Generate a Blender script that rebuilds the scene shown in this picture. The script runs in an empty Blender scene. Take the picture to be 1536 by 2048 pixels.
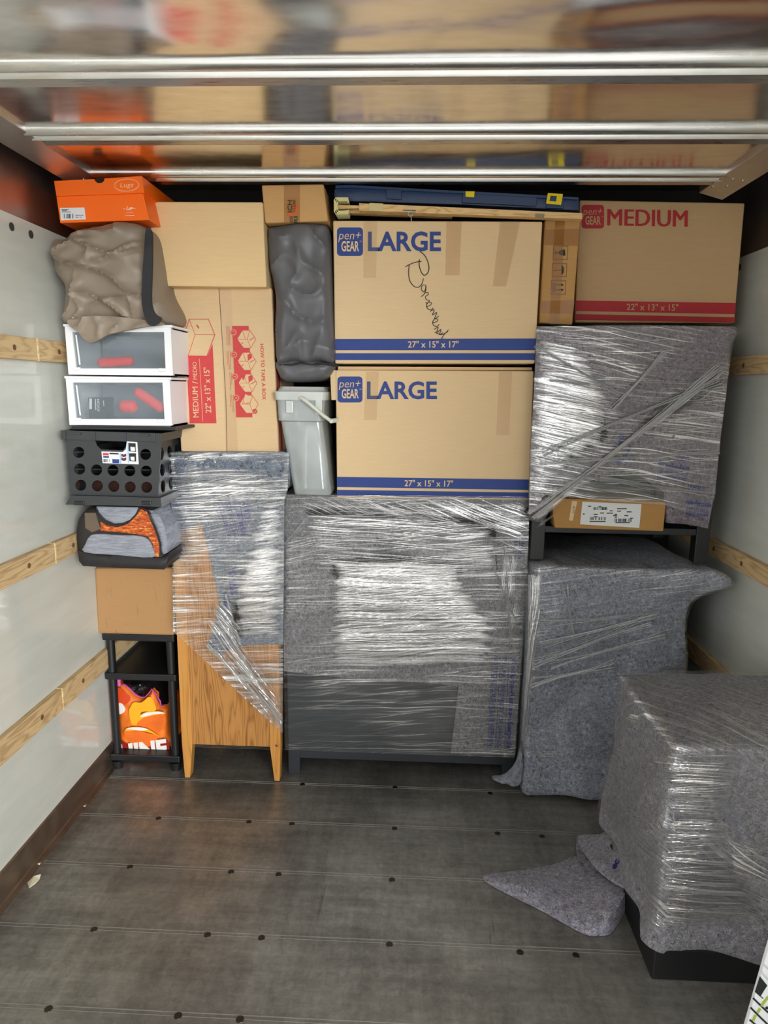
import bpy, bmesh, math, random
import numpy as np
from mathutils import Vector, noise, Matrix
from mathutils.geometry import delaunay_2d_cdt

random.seed(7)
SC = bpy.context.scene
COL = SC.collection
PI = math.pi

# ------------------------------------------------------------------ camera
H = 1.5
FPX, PITCH, YAW, ROLL = 1347.0, 0.1826, 0.0411, 0.0127
fw = Vector((-math.sin(YAW)*math.cos(PITCH), math.cos(YAW)*math.cos(PITCH), -math.sin(PITCH)))
r0 = Vector((math.cos(YAW), math.sin(YAW), 0)); u0 = r0.cross(fw)
rt = math.cos(ROLL)*r0 + math.sin(ROLL)*u0
up = -math.sin(ROLL)*r0 + math.cos(ROLL)*u0
cam_d = bpy.data.cameras.new('camera'); cam = bpy.data.objects.new('camera', cam_d); COL.objects.link(cam)
cam_d.sensor_fit = 'VERTICAL'; cam_d.sensor_height = 36; cam_d.sensor_width = 27
cam_d.lens = FPX/2048*36; cam_d.clip_start = 0.02
M = Matrix.Identity(4)
for i in range(3):
    M[i][0] = rt[i]; M[i][1] = up[i]; M[i][2] = -fw[i]
M[2][3] = H
cam.matrix_world = M
SC.camera = cam

# ------------------------------------------------------------------ world and exposure
SC.view_settings.view_transform = 'Standard'; SC.view_settings.look = 'None'
SC.view_settings.gamma = 1; SC.view_settings.use_curve_mapping = False
SC.view_settings.exposure = 0.16
WB = dict(base=0.20, side=1.6, back=19.0, zen=3.6, left=6.0)
w = bpy.data.worlds.new('overcast_sky'); SC.world = w; w.use_nodes = True
nt = w.node_tree; nt.nodes.clear()
def wn(t, **k):
    n = nt.nodes.new(t)
    for a, b in k.items(): setattr(n, a, b)
    return n
tc = wn('ShaderNodeTexCoord')
def wdot(v, lo, hi, amp):
    d = wn('ShaderNodeVectorMath', operation='DOT_PRODUCT'); d.inputs[1].default_value = Vector(v).normalized()
    nt.links.new(tc.outputs['Generated'], d.inputs[0])
    m = wn('ShaderNodeMapRange', interpolation_type='SMOOTHSTEP')
    m.inputs[1].default_value = lo; m.inputs[2].default_value = hi; m.inputs[3].default_value = 0; m.inputs[4].default_value = amp
    nt.links.new(d.outputs['Value'], m.inputs[0]); return m.outputs[0]
a1 = wdot((1.7, -1, 0.55), 0.70, 1.0, WB['side'])
a2 = wdot((0.58, -1, 0.08), 0.950, 0.990, WB['back'])
a3 = wdot((0.0, -.25, 1.0), 0.55, 0.95, WB['zen'])
a4 = wdot((-1.15, -1, 0.12), 0.86, 1.0, WB['left'])
sL_ = wn('ShaderNodeMath', operation='ADD'); nt.links.new(a3, sL_.inputs[0]); nt.links.new(a4, sL_.inputs[1]); a3 = sL_.outputs[0]
s0_ = wn('ShaderNodeMath', operation='ADD'); nt.links.new(a2, s0_.inputs[0]); nt.links.new(a3, s0_.inputs[1]); a2 = s0_.outputs[0]
s1 = wn('ShaderNodeMath', operation='ADD'); nt.links.new(a1, s1.inputs[0]); nt.links.new(a2, s1.inputs[1])
s2 = wn('ShaderNodeMath', operation='ADD'); nt.links.new(s1.outputs[0], s2.inputs[0]); s2.inputs[1].default_value = WB['base']
bg = wn('ShaderNodeBackground'); bg.inputs[0].default_value = (0.97, 0.985, 1.0, 1)
nt.links.new(s2.outputs[0], bg.inputs[1])
wo = wn('ShaderNodeOutputWorld'); nt.links.new(bg.outputs[0], wo.inputs[0])

# ------------------------------------------------------------------ geometry helpers
CAMP = Vector((0, 0, H))
def ray(px, py): return rt*((px-768)/FPX) - up*((py-1024)/FPX) + fw
def W(px, py, Y): d = ray(px, py); return CAMP + d*(Y/d.y)
def WZ(px, py, z): d = ray(px, py); return CAMP + d*((z-H)/d.z)
def WX(px, py, x): d = ray(px, py); return CAMP + d*(x/d.x)

def link(o, parent=None):
    COL.objects.link(o)
    if parent is not None:
        o.parent = parent
        if parent.type == 'EMPTY': o.matrix_parent_inverse = Matrix.Translation(-Vector(parent.location))
    return o
def mesh(name, verts, faces, mats, parent=None, smooth=False, midx=None, bevel=0, segs=2, angle=35):
    me = bpy.data.meshes.new(name)
    me.from_pydata([tuple(v) for v in verts], [], faces)
    if not isinstance(mats, (list, tuple)): mats = [mats]
    for m in mats: me.materials.append(m)
    if midx:
        for p, i in zip(me.polygons, midx): p.material_index = i
    bm = bmesh.new(); bm.from_mesh(me)
    bmesh.ops.remove_doubles(bm, verts=bm.verts, dist=1e-6)
    bmesh.ops.recalc_face_normals(bm, faces=bm.faces)
    if bevel:
        es = [e for e in bm.edges if len(e.link_faces) == 2 and e.calc_face_angle(0) > math.radians(angle)]
        bmesh.ops.bevel(bm, geom=es, offset=bevel, segments=segs, affect='EDGES', profile=0.5)
    if smooth:
        for f in bm.faces: f.smooth = True
        for e in bm.edges:
            if len(e.link_faces) == 2 and e.calc_face_angle(0) > math.radians(50): e.smooth = False
    bm.to_mesh(me); bm.free()
    o = bpy.data.objects.new(name, me)
    return link(o, parent)
def tag(o, label=None, cat=None, group=None, kind=None):
    if label: o['label'] = label
    if cat: o['category'] = cat
    if group: o['group'] = group
    if kind: o['kind'] = kind
    return o
def thing(name, loc, label, cat, group=None):
    o = bpy.data.objects.new(name, None); o.location = loc; o.empty_display_size = 0.05
    COL.objects.link(o); return tag(o, label, cat, group)

class MB:
    """collects shapes into one mesh"""
    def __init__(s): s.v = []; s.f = []; s.m = []
    def add(s, vs, fs, m=0):
        b = len(s.v); s.v += [Vector(v) for v in vs]; s.f += [[i+b for i in f] for f in fs]; s.m += [m]*len(fs); return s
    def box(s, a, b, m=0):
        x0, y0, z0 = a; x1, y1, z1 = b
        return s.add([(x0,y0,z0),(x1,y0,z0),(x1,y1,z0),(x0,y1,z0),(x0,y0,z1),(x1,y0,z1),(x1,y1,z1),(x0,y1,z1)],
                     [(0,3,2,1),(4,5,6,7),(0,1,5,4),(1,2,6,5),(2,3,7,6),(3,0,4,7)], m)
    def hexa(s, q, depth, m=0):       # q: four front points tl,tr,br,bl, extruded along +Y
        q = [Vector(p) for p in q]; bk = [p+Vector((0, depth, 0)) for p in q]
        return s.add(q+bk, [(0,3,2,1),(4,5,6,7),(0,1,5,4),(1,2,6,5),(2,3,7,6),(3,0,4,7)], m)
    def tube(s, pts, r, n=10, m=0, caps=True, flat=None):
        pts = [Vector(p) for p in pts]; rs = r if isinstance(r, (list, tuple)) else [r]*len(pts); vs = []; fs = []
        for i, p in enumerate(pts):
            t = (pts[min(i+1, len(pts)-1)]-pts[max(i-1, 0)]).normalized()
            a = t.cross(Vector((0, 0, 1)) if abs(t.z) < .9 else Vector((0, 1, 0))).normalized(); b = t.cross(a)
            for k in range(n):
                c = 2*PI*k/n; vs.append(p+(a*math.cos(c)+b*math.sin(c)*(flat or 1))*rs[i])
        for i in range(len(pts)-1):
            for k in range(n):
                fs.append((i*n+k, i*n+(k+1) % n, (i+1)*n+(k+1) % n, (i+1)*n+k))
        if caps: fs.append(tuple(range(n))); fs.append(tuple(range((len(pts)-1)*n, len(pts)*n)))
        return s.add(vs, fs, m)
    def prism_y(s, prof, y0, y1, m=0):   # prof: list of (x,z)
        n = len(prof)
        return s.add([(x, y0, z) for x, z in prof]+[(x, y1, z) for x, z in prof],
                     [tuple(range(n)), tuple(range(n, 2*n))]+[(i, (i+1) % n, n+(i+1) % n, n+i) for i in range(n)], m)
    def prism_x(s, prof, x0, x1, m=0):   # prof: list of (y,z)
        n = len(prof)
        return s.add([(x0, y, z) for y, z in prof]+[(x1, y, z) for y, z in prof],
                     [tuple(range(n)), tuple(range(n, 2*n))]+[(i, (i+1) % n, n+(i+1) % n, n+i) for i in range(n)], m)
    def build(s, name, mats, parent=None, **k): return mesh(name, s.v, s.f, mats, parent, midx=None if k.get('bevel') else s.m, **k)

def inside(pts, poly):
    x, y = pts[:, 0], pts[:, 1]; r = np.zeros(len(pts), bool); n = len(poly)
    for i in range(n):
        x0, y0 = poly[i]; x1, y1 = poly[(i+1) % n]
        c = ((y0 > y) != (y1 > y))
        with np.errstate(divide='ignore', invalid='ignore'):
            r ^= c & (x < (x1-x0)*(y-y0)/((y1-y0) if y1 != y0 else 1e-9)+x0)
    return r
def dist_edge(pts, poly):
    d = np.full(len(pts), 1e9); n = len(poly)
    for i in range(n):
        a = np.array(poly[i], float); b = np.array(poly[(i+1) % n], float); ab = b-a
        t = np.clip(((pts-a)@ab)/(ab@ab+1e-12), 0, 1); q = a+t[:, None]*ab
        d = np.minimum(d, np.hypot(*(pts-q).T))
    return d
def smooth_poly(p, n=5):
    """Catmull-Rom through the points, closed"""
    out = []; L = len(p)
    for i in range(L):
        a, b, c, d = (np.array(p[(i+k-1) % L], float) for k in range(4))
        for j in range(n):
            t = j/n
            out.append(tuple(.5*((2*b)+(-a+c)*t+(2*a-5*b+4*c-d)*t*t+(-a+3*b-3*c+d)*t**3)))
    return out
def dens(poly, step):
    out = []; L = len(poly)
    for i in range(L):
        a = np.array(poly[i], float); b = np.array(poly[(i+1) % L], float)
        n = max(1, int(np.hypot(*(b-a))/step))
        for j in range(n): out.append(tuple(a+(b-a)*j/n))
    return out
def cdt(outline, holes=(), step=None):
    loops = [dens(outline, step) if step else list(outline)]+[list(h) for h in holes]
    vs = []; es = []
    for l in loops:
        b = len(vs); vs += l; es += [(b+i, b+(i+1) % len(l)) for i in range(len(l))]
    if step:
        P = np.array(outline); x0, y0 = P.min(0); x1, y1 = P.max(0)
        gx, gy = np.meshgrid(np.arange(x0+step/2, x1, step), np.arange(y0+step/2, y1, step))
        gx = gx + (np.arange(gx.shape[0]) % 2)[:, None]*step/2
        g = np.stack([gx.ravel(), gy.ravel()], 1)
        k = inside(g, outline) & (dist_edge(g, outline) > step*.45)
        for h in holes: k &= ~inside(g, h) & (dist_edge(g, h) > step*.4)
        vs += [tuple(a) for a in g[k]]
    r = delaunay_2d_cdt([Vector(v) for v in vs], es, [], 0, 1e-5)
    V = np.array([tuple(v) for v in r[0]]); T = [tuple(f) for f in r[2]]
    C = np.array([V[list(t)].mean(0) for t in T]); k = inside(C, outline)
    for h in holes: k &= ~inside(C, h)
    return V, [t for t, q in zip(T, k) if q]
def solid(name, outline, Y, depth, mat, parent=None, holes=(), step=None, R=0, rnd=0.0, disp=None, smooth=True, back=0.0, sq=2.0):
    """outline traced on the plane y=Y, given real thickness 'depth' along Y; front swells by rnd within R px of its rim"""
    V, T = cdt(outline, holes, step)
    if R: d = dist_edge(V, outline); k = np.clip(d/R, 0, 1); prof = (1-(1-k)**sq)**(1/sq)
    else: prof = np.ones(len(V))
    fv = []; bv = []
    for (x, y), p in zip(V, prof):
        q = W(x, y, Y); o = rnd*p + (disp(x, y, p) if disp else 0)
        fv.append(Vector((q.x, Y-o, q.z))); bv.append(Vector((q.x, Y+depth-back*(1-p), q.z)))
    n = len(fv); cnt = {}; RIM = np.clip(dist_edge(V, outline)/42, 0, 1)
    for t in T:
        for i in range(3):
            e = (t[i], t[(i+1) % 3]); cnt[e] = 1
    rim = [e for e in cnt if (e[1], e[0]) not in cnt]
    fs = [tuple(t) for t in T]+[tuple(i+n for i in reversed(t)) for t in T]+[(b, a, a+n, b+n) for a, b in rim]
    o = mesh(name, fv+bv, fs, mat, parent, smooth=smooth)
    if 'rim' in (mat.name if hasattr(mat, 'name') else ''):
        from mathutils.kdtree import KDTree
        kd = KDTree(2*n)
        for i, q in enumerate(fv+bv): kd.insert(q, i)
        kd.balance(); at = o.data.attributes.new('rim', 'FLOAT', 'POINT')
        for v in o.data.vertices: at.data[v.index].value = float(RIM[kd.find(v.co)[1] % n])
    return o
def quadpts(q, Y): return [W(x, y, Y) for x, y in q]
def nz(x, y, z=0.0): return noise.noise(Vector((x, y, z)))
def ridged(x, y, z=0.0): return 1-abs(noise.noise(Vector((x, y, z))))*2

# ------------------------------------------------------------------ materials
def lin(r, g, b):
    f = lambda c: (c/255/12.92) if c/255 <= .04045 else ((c/255+.055)/1.055)**2.4
    return (f(r), f(g), f(b), 1)
class Mat:
    def __init__(s, name):
        s.m = bpy.data.materials.new(name); s.m.use_nodes = True; s.t = s.m.node_tree
        s.b = s.t.nodes['Principled BSDF']; s.out = s.t.nodes['Material Output']
    def n(s, typ, **k):
        n = s.t.nodes.new(typ)
        for a, b in k.items(): setattr(n, a, b)
        return n
    def l(s, a, b): s.t.links.new(a, b)
    def coord(s, scale=(1, 1, 1), rot=(0, 0, 0), out='Object'):
        c = s.n('ShaderNodeTexCoord'); m = s.n('ShaderNodeMapping'); m.inputs['Scale'].default_value = scale; m.inputs['Rotation'].default_value = rot
        s.l(c.outputs[out], m.inputs[0]); return m.outputs[0]
    def noise(s, vec, scale=5, detail=4, rough=.5, dist=0):
        t = s.n('ShaderNodeTexNoise'); t.inputs['Scale'].default_value = scale; t.inputs['Detail'].default_value = detail
        t.inputs['Roughness'].default_value = rough; t.inputs['Distortion'].default_value = dist
        s.l(vec, t.inputs['Vector']); return t.outputs['Fac']
    def ramp(s, fac, stops):
        r = s.n('ShaderNodeValToRGB'); e = r.color_ramp.elements
        while len(e) < len(stops): e.new(.5)
        for q, (p, c) in zip(e, stops): q.position = p; q.color = c if len(c) == 4 else (*c, 1)
        s.l(fac, r.inputs[0]); return r.outputs[0]
    def rng(s, fac, a, b, c, d):
        m = s.n('ShaderNodeMapRange'); m.inputs[1].default_value = a; m.inputs[2].default_value = b; m.inputs[3].default_value = c; m.inputs[4].default_value = d
        s.l(fac, m.inputs[0]); return m.outputs[0]
    def math(s, op, a, b):
        m = s.n('ShaderNodeMath', operation=op)
        for i, q in enumerate((a, b)):
            if isinstance(q, (int, float)): m.inputs[i].default_value = q
            else: s.l(q, m.inputs[i])
        return m.outputs[0]
    def mix(s, fac, a, b, mode='MIX'):
        m = s.n('ShaderNodeMix', data_type='RGBA', blend_type=mode)
        if isinstance(fac, (int, float)): m.inputs[0].default_value = fac
        else: s.l(fac, m.inputs[0])
        for i, q in ((6, a), (7, b)):
            if isinstance(q, tuple): m.inputs[i].default_value = q
            else: s.l(q, m.inputs[i])
        return m.outputs[2]
    def bump(s, h, strength=.3, dist=.01, chain=None):
        b = s.n('ShaderNodeBump'); b.inputs['Strength'].default_value = strength; b.inputs['Distance'].default_value = dist
        s.l(h, b.inputs['Height'])
        if chain is not None: s.l(chain, b.inputs['Normal'])
        return b.outputs[0]
    def set(s, **k):
        nm = dict(color='Base Color', rough='Roughness', metal='Metallic', spec='Specular IOR Level', normal='Normal', alpha='Alpha', sheen='Sheen Weight', trans='Transmission Weight', coat='Coat Weight', aniso='Anisotropic')
        for a, v in k.items():
            i = s.b.inputs[nm[a]]
            if isinstance(v, (int, float, tuple)): i.default_value = v
            else: s.l(v, i)
        return s.m

def plain(name, c, rough=.6, metal=0, spec=.5, var=.06, scale=8, bump=0.0, bscale=60):
    m = Mat(name); v = m.coord(); f = m.noise(v, scale, 4)
    c = lin(*c); a = tuple(x*(1-var) for x in c[:3])+(1,); b = tuple(min(1, x*(1+var)) for x in c[:3])+(1,)
    kw = dict(color=m.ramp(f, [(.3, a), (.7, b)]), rough=rough, metal=metal, spec=spec)
    if bump: kw['normal'] = m.bump(m.noise(v, bscale, 3), bump, .002)
    return m.set(**kw)
def cardboard(name, c, streak=0.05, marks=0):
    m = Mat(name); c = lin(*c)
    v = m.coord((1, 1, 1)); f = m.noise(m.coord((6, 6, 90)), 3, 3); g = m.noise(v, 3, 5)
    s = m.math('ADD', m.math('MULTIPLY', f, .5), m.math('MULTIPLY', g, .5))
    col = m.ramp(s, [(.3, tuple(x*(1-streak) for x in c[:3])), (.7, tuple(min(1, x*(1+streak)) for x in c[:3]))])
    if marks:
        k = m.rng(m.noise(m.coord((60, 60, 5)), 2, 4, .6), .62, .72, 0, marks)
        col = m.mix(k, col, lin(70, 50, 35))
    return m.set(color=col, rough=.72, spec=.3, normal=m.bump(g, .25, .012, m.bump(m.noise(m.coord((260, 260, 2)), 1, 1), .08, .001)))
def ink(name, c, rough=.6): return plain(name, c, rough, var=.05, scale=30)

def felt(name, base, bluish=.5):
    m = Mat(name); v = m.coord()
    f = m.noise(v, 260, 3, .8); g = m.noise(v, 75, 5, .8, .4); h = m.noise(v, 7, 4)
    c = lin(*base); k = lambda q: tuple(min(1, x*q) for x in c[:3])+(1,)
    s = m.math('ADD', m.math('MULTIPLY', f, .45), m.math('MULTIPLY', g, .55))
    col = m.ramp(s, [(.38, k(.22)), (.46, k(.78)), (.53, k(1.12)), (.62, k(2.0))])
    sp = m.rng(m.noise(m.coord((1, 1, 1), (.5, .3, .2)), 95, 2, .6, 1.0), .62, .68, 0, .85)
    col = m.mix(sp, col, tuple(x*q for x, q in zip(c[:3], (.16, .17, .24)))+(1,))
    bl = m.rng(m.noise(m.coord((1, 1, 1), (1, .3, .8)), 45, 4, .7), .52, .66, 0, bluish)
    col = m.mix(bl, col, tuple(x*q for x, q in zip(c[:3], (.72, .78, 1.15)))+(1,))
    col = m.mix(m.rng(h, .35, .65, 0, .25), col, k(.75))
    n = m.bump(m.noise(v, 170, 3, .7), .6, .004, m.bump(m.noise(v, 14, 3), .35, .02))
    return m.set(color=col, rough=1.0, spec=.08, sheen=.15, normal=n)

def film(name, rot=0.0, along=2.2, across=210, base=.05, peak=.6, bstr=.6, lo=.56, hi=.66, haze=.03, fan=.06, crinkle=.25, patch=(.42, .62), floor_=.12, rough=.13):
    """stretch wrap: clear, glossy, with fine taut wrinkles running along one direction"""
    m = Mat(name); m.t.nodes.remove(m.b)
    c = m.n('ShaderNodeTexCoord'); sep = m.n('ShaderNodeSeparateXYZ'); m.l(c.outputs['Object'], sep.inputs[0])
    x, y, z = sep.outputs
    xx = m.math('ADD', x, m.math('MULTIPLY', y, .9))
    low = m.noise(m.coord(), 1.7, 2, .5); low2 = m.noise(m.coord((1, 1, 1), (.4, .2, .7)), 2.3, 2, .5)
    def streaks(r, wf, al, ac, off):
        co, si = math.cos(r), math.sin(r)
        uu = m.math('ADD', m.math('MULTIPLY', xx, co), m.math('MULTIPLY', z, si))
        vv = m.math('SUBTRACT', m.math('MULTIPLY', z, co), m.math('MULTIPLY', xx, si))
        vv = m.math('ADD', vv, m.math('MULTIPLY', wf, fan))
        cb = m.n('ShaderNodeCombineXYZ'); m.l(m.math('MULTIPLY', uu, al), cb.inputs[0]); m.l(m.math('MULTIPLY', vv, ac), cb.inputs[1]); m.l(m.math('ADD', m.math('MULTIPLY', y, 2), off), cb.inputs[2])
        return cb.outputs[0]
    v1 = streaks(rot, low, along, across, 0.0); v2 = streaks(rot+.14, low2, along*1.6, across*1.5, 5.0)
    f1 = m.noise(v1, 1, 2, .5); f2 = m.noise(v2, 1, 2, .5); mid = m.noise(v1, .22, 2, .5)
    crk = m.noise(m.coord((1, 1, 1), (.2, .4, .1)), 38, 3, .6, .6)
    hgt = m.math('ADD', m.math('ADD', m.math('MULTIPLY', f1, .6), m.math('MULTIPLY', mid, 1.8)), m.math('ADD', m.math('MULTIPLY', f2, .35), m.math('MULTIPLY', crk, crinkle)))
    nrm = m.bump(hgt, bstr, .0045)
    gl = m.n('ShaderNodeBsdfGlossy'); gl.inputs['Roughness'].default_value = rough; gl.inputs['Color'].default_value = (1, 1, 1, 1); m.l(nrm, gl.inputs['Normal'])
    tr = m.n('ShaderNodeBsdfTransparent'); tr.inputs[0].default_value = (.985, .985, .985, 1)
    df = m.n('ShaderNodeBsdfDiffuse'); df.inputs[0].default_value = (.9, .9, .9, 1); m.l(nrm, df.inputs['Normal'])
    big = m.rng(m.noise(m.coord((1, 1, 1.6), (.9, .1, .3)), 3.0, 3, .55), patch[0], patch[1], 0, 1)
    st = m.math('MAXIMUM', m.rng(f1, lo, hi, 0, 1), m.rng(f2, lo+.01, hi+.01, 0, .8))
    lines = m.math('MULTIPLY', st, m.math('ADD', m.math('MULTIPLY', big, 1-floor_), floor_))
    if 'rim' in name:
        at = m.n('ShaderNodeAttribute'); at.attribute_name = 'rim'
        rag = m.rng(m.math('ADD', at.outputs['Fac'], m.math('MULTIPLY', m.math('SUBTRACT', mid, .5), 1.6)), .15, .7, 0, 1)
        lines = m.math('MULTIPLY', lines, rag); big = m.math('MULTIPLY', big, rag)
    fac = m.math('MINIMUM', m.math('ADD', m.math('ADD', m.math('MULTIPLY', lines, peak), m.math('MULTIPLY', big, base*1.2)), base if 'rim' not in name else 0.0), 1.0)
    mx = m.n('ShaderNodeMixShader'); m.l(fac, mx.inputs[0]); m.l(tr.outputs[0], mx.inputs[1]); m.l(gl.outputs[0], mx.inputs[2])
    hz = m.math('ADD', m.math('MULTIPLY', lines, haze*4), haze if 'rim' not in name else 0.0)
    m2 = m.n('ShaderNodeMixShader'); m.l(hz, m2.inputs[0]); m.l(mx.outputs[0], m2.inputs[1]); m.l(df.outputs[0], m2.inputs[2])
    m.l(m2.outputs[0], m.out.inputs[0]); return m.m
def clear(name, tint=(.9, .95, .95), dfac=.35, gfac=.12, rough=.12, dcol=(.8, .85, .85), streak=0):
    m = Mat(name); m.t.nodes.remove(m.b)
    tr = m.n('ShaderNodeBsdfTransparent'); tr.inputs[0].default_value = (*tint, 1)
    gl = m.n('ShaderNodeBsdfGlossy'); gl.inputs['Roughness'].default_value = rough
    df = m.n('ShaderNodeBsdfDiffuse'); df.inputs[0].default_value = (*dcol, 1)
    nrm = m.bump(m.noise(m.coord(), 14, 2), .1, .01); m.l(nrm, gl.inputs['Normal'])
    fr = m.n('ShaderNodeFresnel'); fr.inputs[0].default_value = 1.45
    k = m.rng(m.noise(m.coord(), 6, 3), .3, .7, dfac*.85, dfac*1.15)
    mx = m.n('ShaderNodeMixShader'); m.l(k, mx.inputs[0]); m.l(tr.outputs[0], mx.inputs[1]); m.l(df.outputs[0], mx.inputs[2])
    m2 = m.n('ShaderNodeMixShader'); m.l(m.math('ADD', fr.outputs[0], gfac), m2.inputs[0]); m.l(mx.outputs[0], m2.inputs[1]); m.l(gl.outputs[0], m2.inputs[2])
    m.l(m2.outputs[0], m.out.inputs[0]); return m.m
def wood(name, c1, c2, scale=(1, 1, 1), k=1.0, rough=.5, dist=1.2, knots=False):
    m = Mat(name); v = m.coord(scale)
    f = m.noise(v, 1.6*k, 3, .5, .3)
    wv = m.n('ShaderNodeMath', operation='PINGPONG'); m.l(m.math('MULTIPLY', f, 9.0*dist), wv.inputs[0]); wv.inputs[1].default_value = .5
    g = m.noise(m.coord(tuple(q*9 if q > 3 else q for q in scale)), 3*k, 4, .7)
    s = m.math('ADD', m.math('MULTIPLY', wv.outputs[0], .9), m.math('ADD', m.math('MULTIPLY', g, .55), m.math('MULTIPLY', f, .3)))
    col = m.ramp(s, [(.32, lin(*c2)), (.50, tuple((a+b)/2 for a, b in zip(lin(*c1)[:3], lin(*c2)[:3]))), (.62, lin(*c1)), (.95, tuple(min(1, q*1.12) for q in lin(*c1)[:3]))])
    return m.set(color=col, rough=rough, spec=.35, normal=m.bump(g, .06, .002))

# floor: worn metal-faced planks
def floor_mat():
    m = Mat('worn_floor'); v = m.coord()
    a = m.noise(m.coord((1.2, 1.2, 1)), 3, 6, .65); b = m.noise(m.coord((1.5, 14, 1)), 2, 5, .7); c = m.noise(m.coord((14, 1.2, 1)), 2, 5, .7); d = m.noise(v, 45, 5, .75, .6)
    s = m.math('ADD', m.math('ADD', m.math('MULTIPLY', a, .38), m.math('MULTIPLY', b, .22)), m.math('ADD', m.math('MULTIPLY', c, .16), m.math('MULTIPLY', d, .24)))
    col = m.ramp(s, [(.36, lin(96, 93, 88)), (.5, lin(138, 135, 128)), (.64, lin(176, 172, 164))])
    sc = m.rng(m.noise(m.coord((24, .8, 1), (0, 0, .12)), 1.5, 4, .65, 1.5), .67, .73, 0, .45)
    col = m.mix(sc, col, lin(60, 58, 56))
    # broad dull bands across the planks
    bd = m.rng(m.noise(m.coord((.5, 9, 1)), 1.3, 2), .55, .72, 0, .3); col = m.mix(bd, col, lin(88, 84, 80))
    return m.set(color=col, metal=.55, rough=m.rng(s, .35, .65, .44, .28), spec=.4, normal=m.bump(d, .12, .003))
M_floor = floor_mat()
def metal_mat(name, c, rough, big=.0, bs=3, fine=0.05, stretch=(1, 1, 1), scuff=0):
    m = Mat(name); f = m.noise(m.coord(stretch), 12, 5, .6); cc = lin(*c)
    col = m.ramp(f, [(.3, tuple(x*.88 for x in cc[:3])), (.7, tuple(min(1, x*1.08) for x in cc[:3]))])
    rg = m.rng(f, .3, .7, rough*.85, rough*1.2)
    if scuff:
        k = m.rng(m.noise(m.coord((4, 60, 60)), 2.5, 5, .75), .55, .66, 0, scuff); col = m.mix(k, col, lin(92, 82, 76))
    n = m.bump(m.noise(m.coord((1, 1, 1)), bs, 2), big, .05, m.bump(f, fine, .003)) if big else m.bump(f, fine, .003)
    return m.set(color=col, metal=1.0, rough=rg, normal=n)
M_door = metal_mat('door_skin', (242, 240, 238), .17, big=.10, bs=2.2, fine=.01, stretch=(1, 3, 1))
M_rail = metal_mat('hinge_rail_metal', (226, 226, 224), .24, stretch=(1, 6, 6), fine=.02)
M_scuff = metal_mat('scuffed_rail_metal', (196, 192, 188), .30, scuff=.6, stretch=(1, 6, 6), fine=.05)
M_alu = metal_mat('wall_aluminium', (184, 178, 172), .38, fine=.03)
M_alu_l = metal_mat('track_aluminium', (214, 211, 206), .40, fine=.03)
M_kick = metal_mat('kick_plate', (168, 152, 136), .45, fine=.05)
M_strip = plain('seam_metal', (150, 147, 140), .45, metal=.5)
M_screw = metal_mat('screw_metal', (84, 79, 72), .45)
M_bolt = metal_mat('bolt_metal', (190, 180, 165), .35)
def wall_mat():
    m = Mat('wall_panel_white'); v = m.coord()
    a = m.noise(v, 1.6, 3); b = m.noise(m.coord((1, 1, 6)), 4, 4, .6)
    col = m.ramp(m.math('ADD', m.math('MULTIPLY', a, .6), m.math('MULTIPLY', b, .4)), [(.35, lin(196, 197, 187)), (.65, lin(213, 214, 204))])
    return m.set(color=col, rough=.09, spec=.5, normal=m.bump(a, .05, .02))
M_wall = wall_mat()
M_slat = wood('pine_slat', (206, 176, 130), (176, 142, 98), (6, .8, 6), 1.6, .62)
M_dark = plain('dark_headwall', (60, 58, 55), .8)
M_black = plain('black_plastic', (24, 25, 27), .42, bump=.05)
M_black2 = plain('black_lacquer', (20, 20, 22), .38)
M_crate = plain('charcoal_crate_plastic', (50, 52, 54), .42, bump=.05, bscale=200)
M_drk = plain('deep_black', (8, 8, 8), .8)
M_white = plain('white_plastic', (232, 234, 235), .38, var=.02)
M_paper = plain('label_paper', (222, 224, 224), .6, var=.02)

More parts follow.
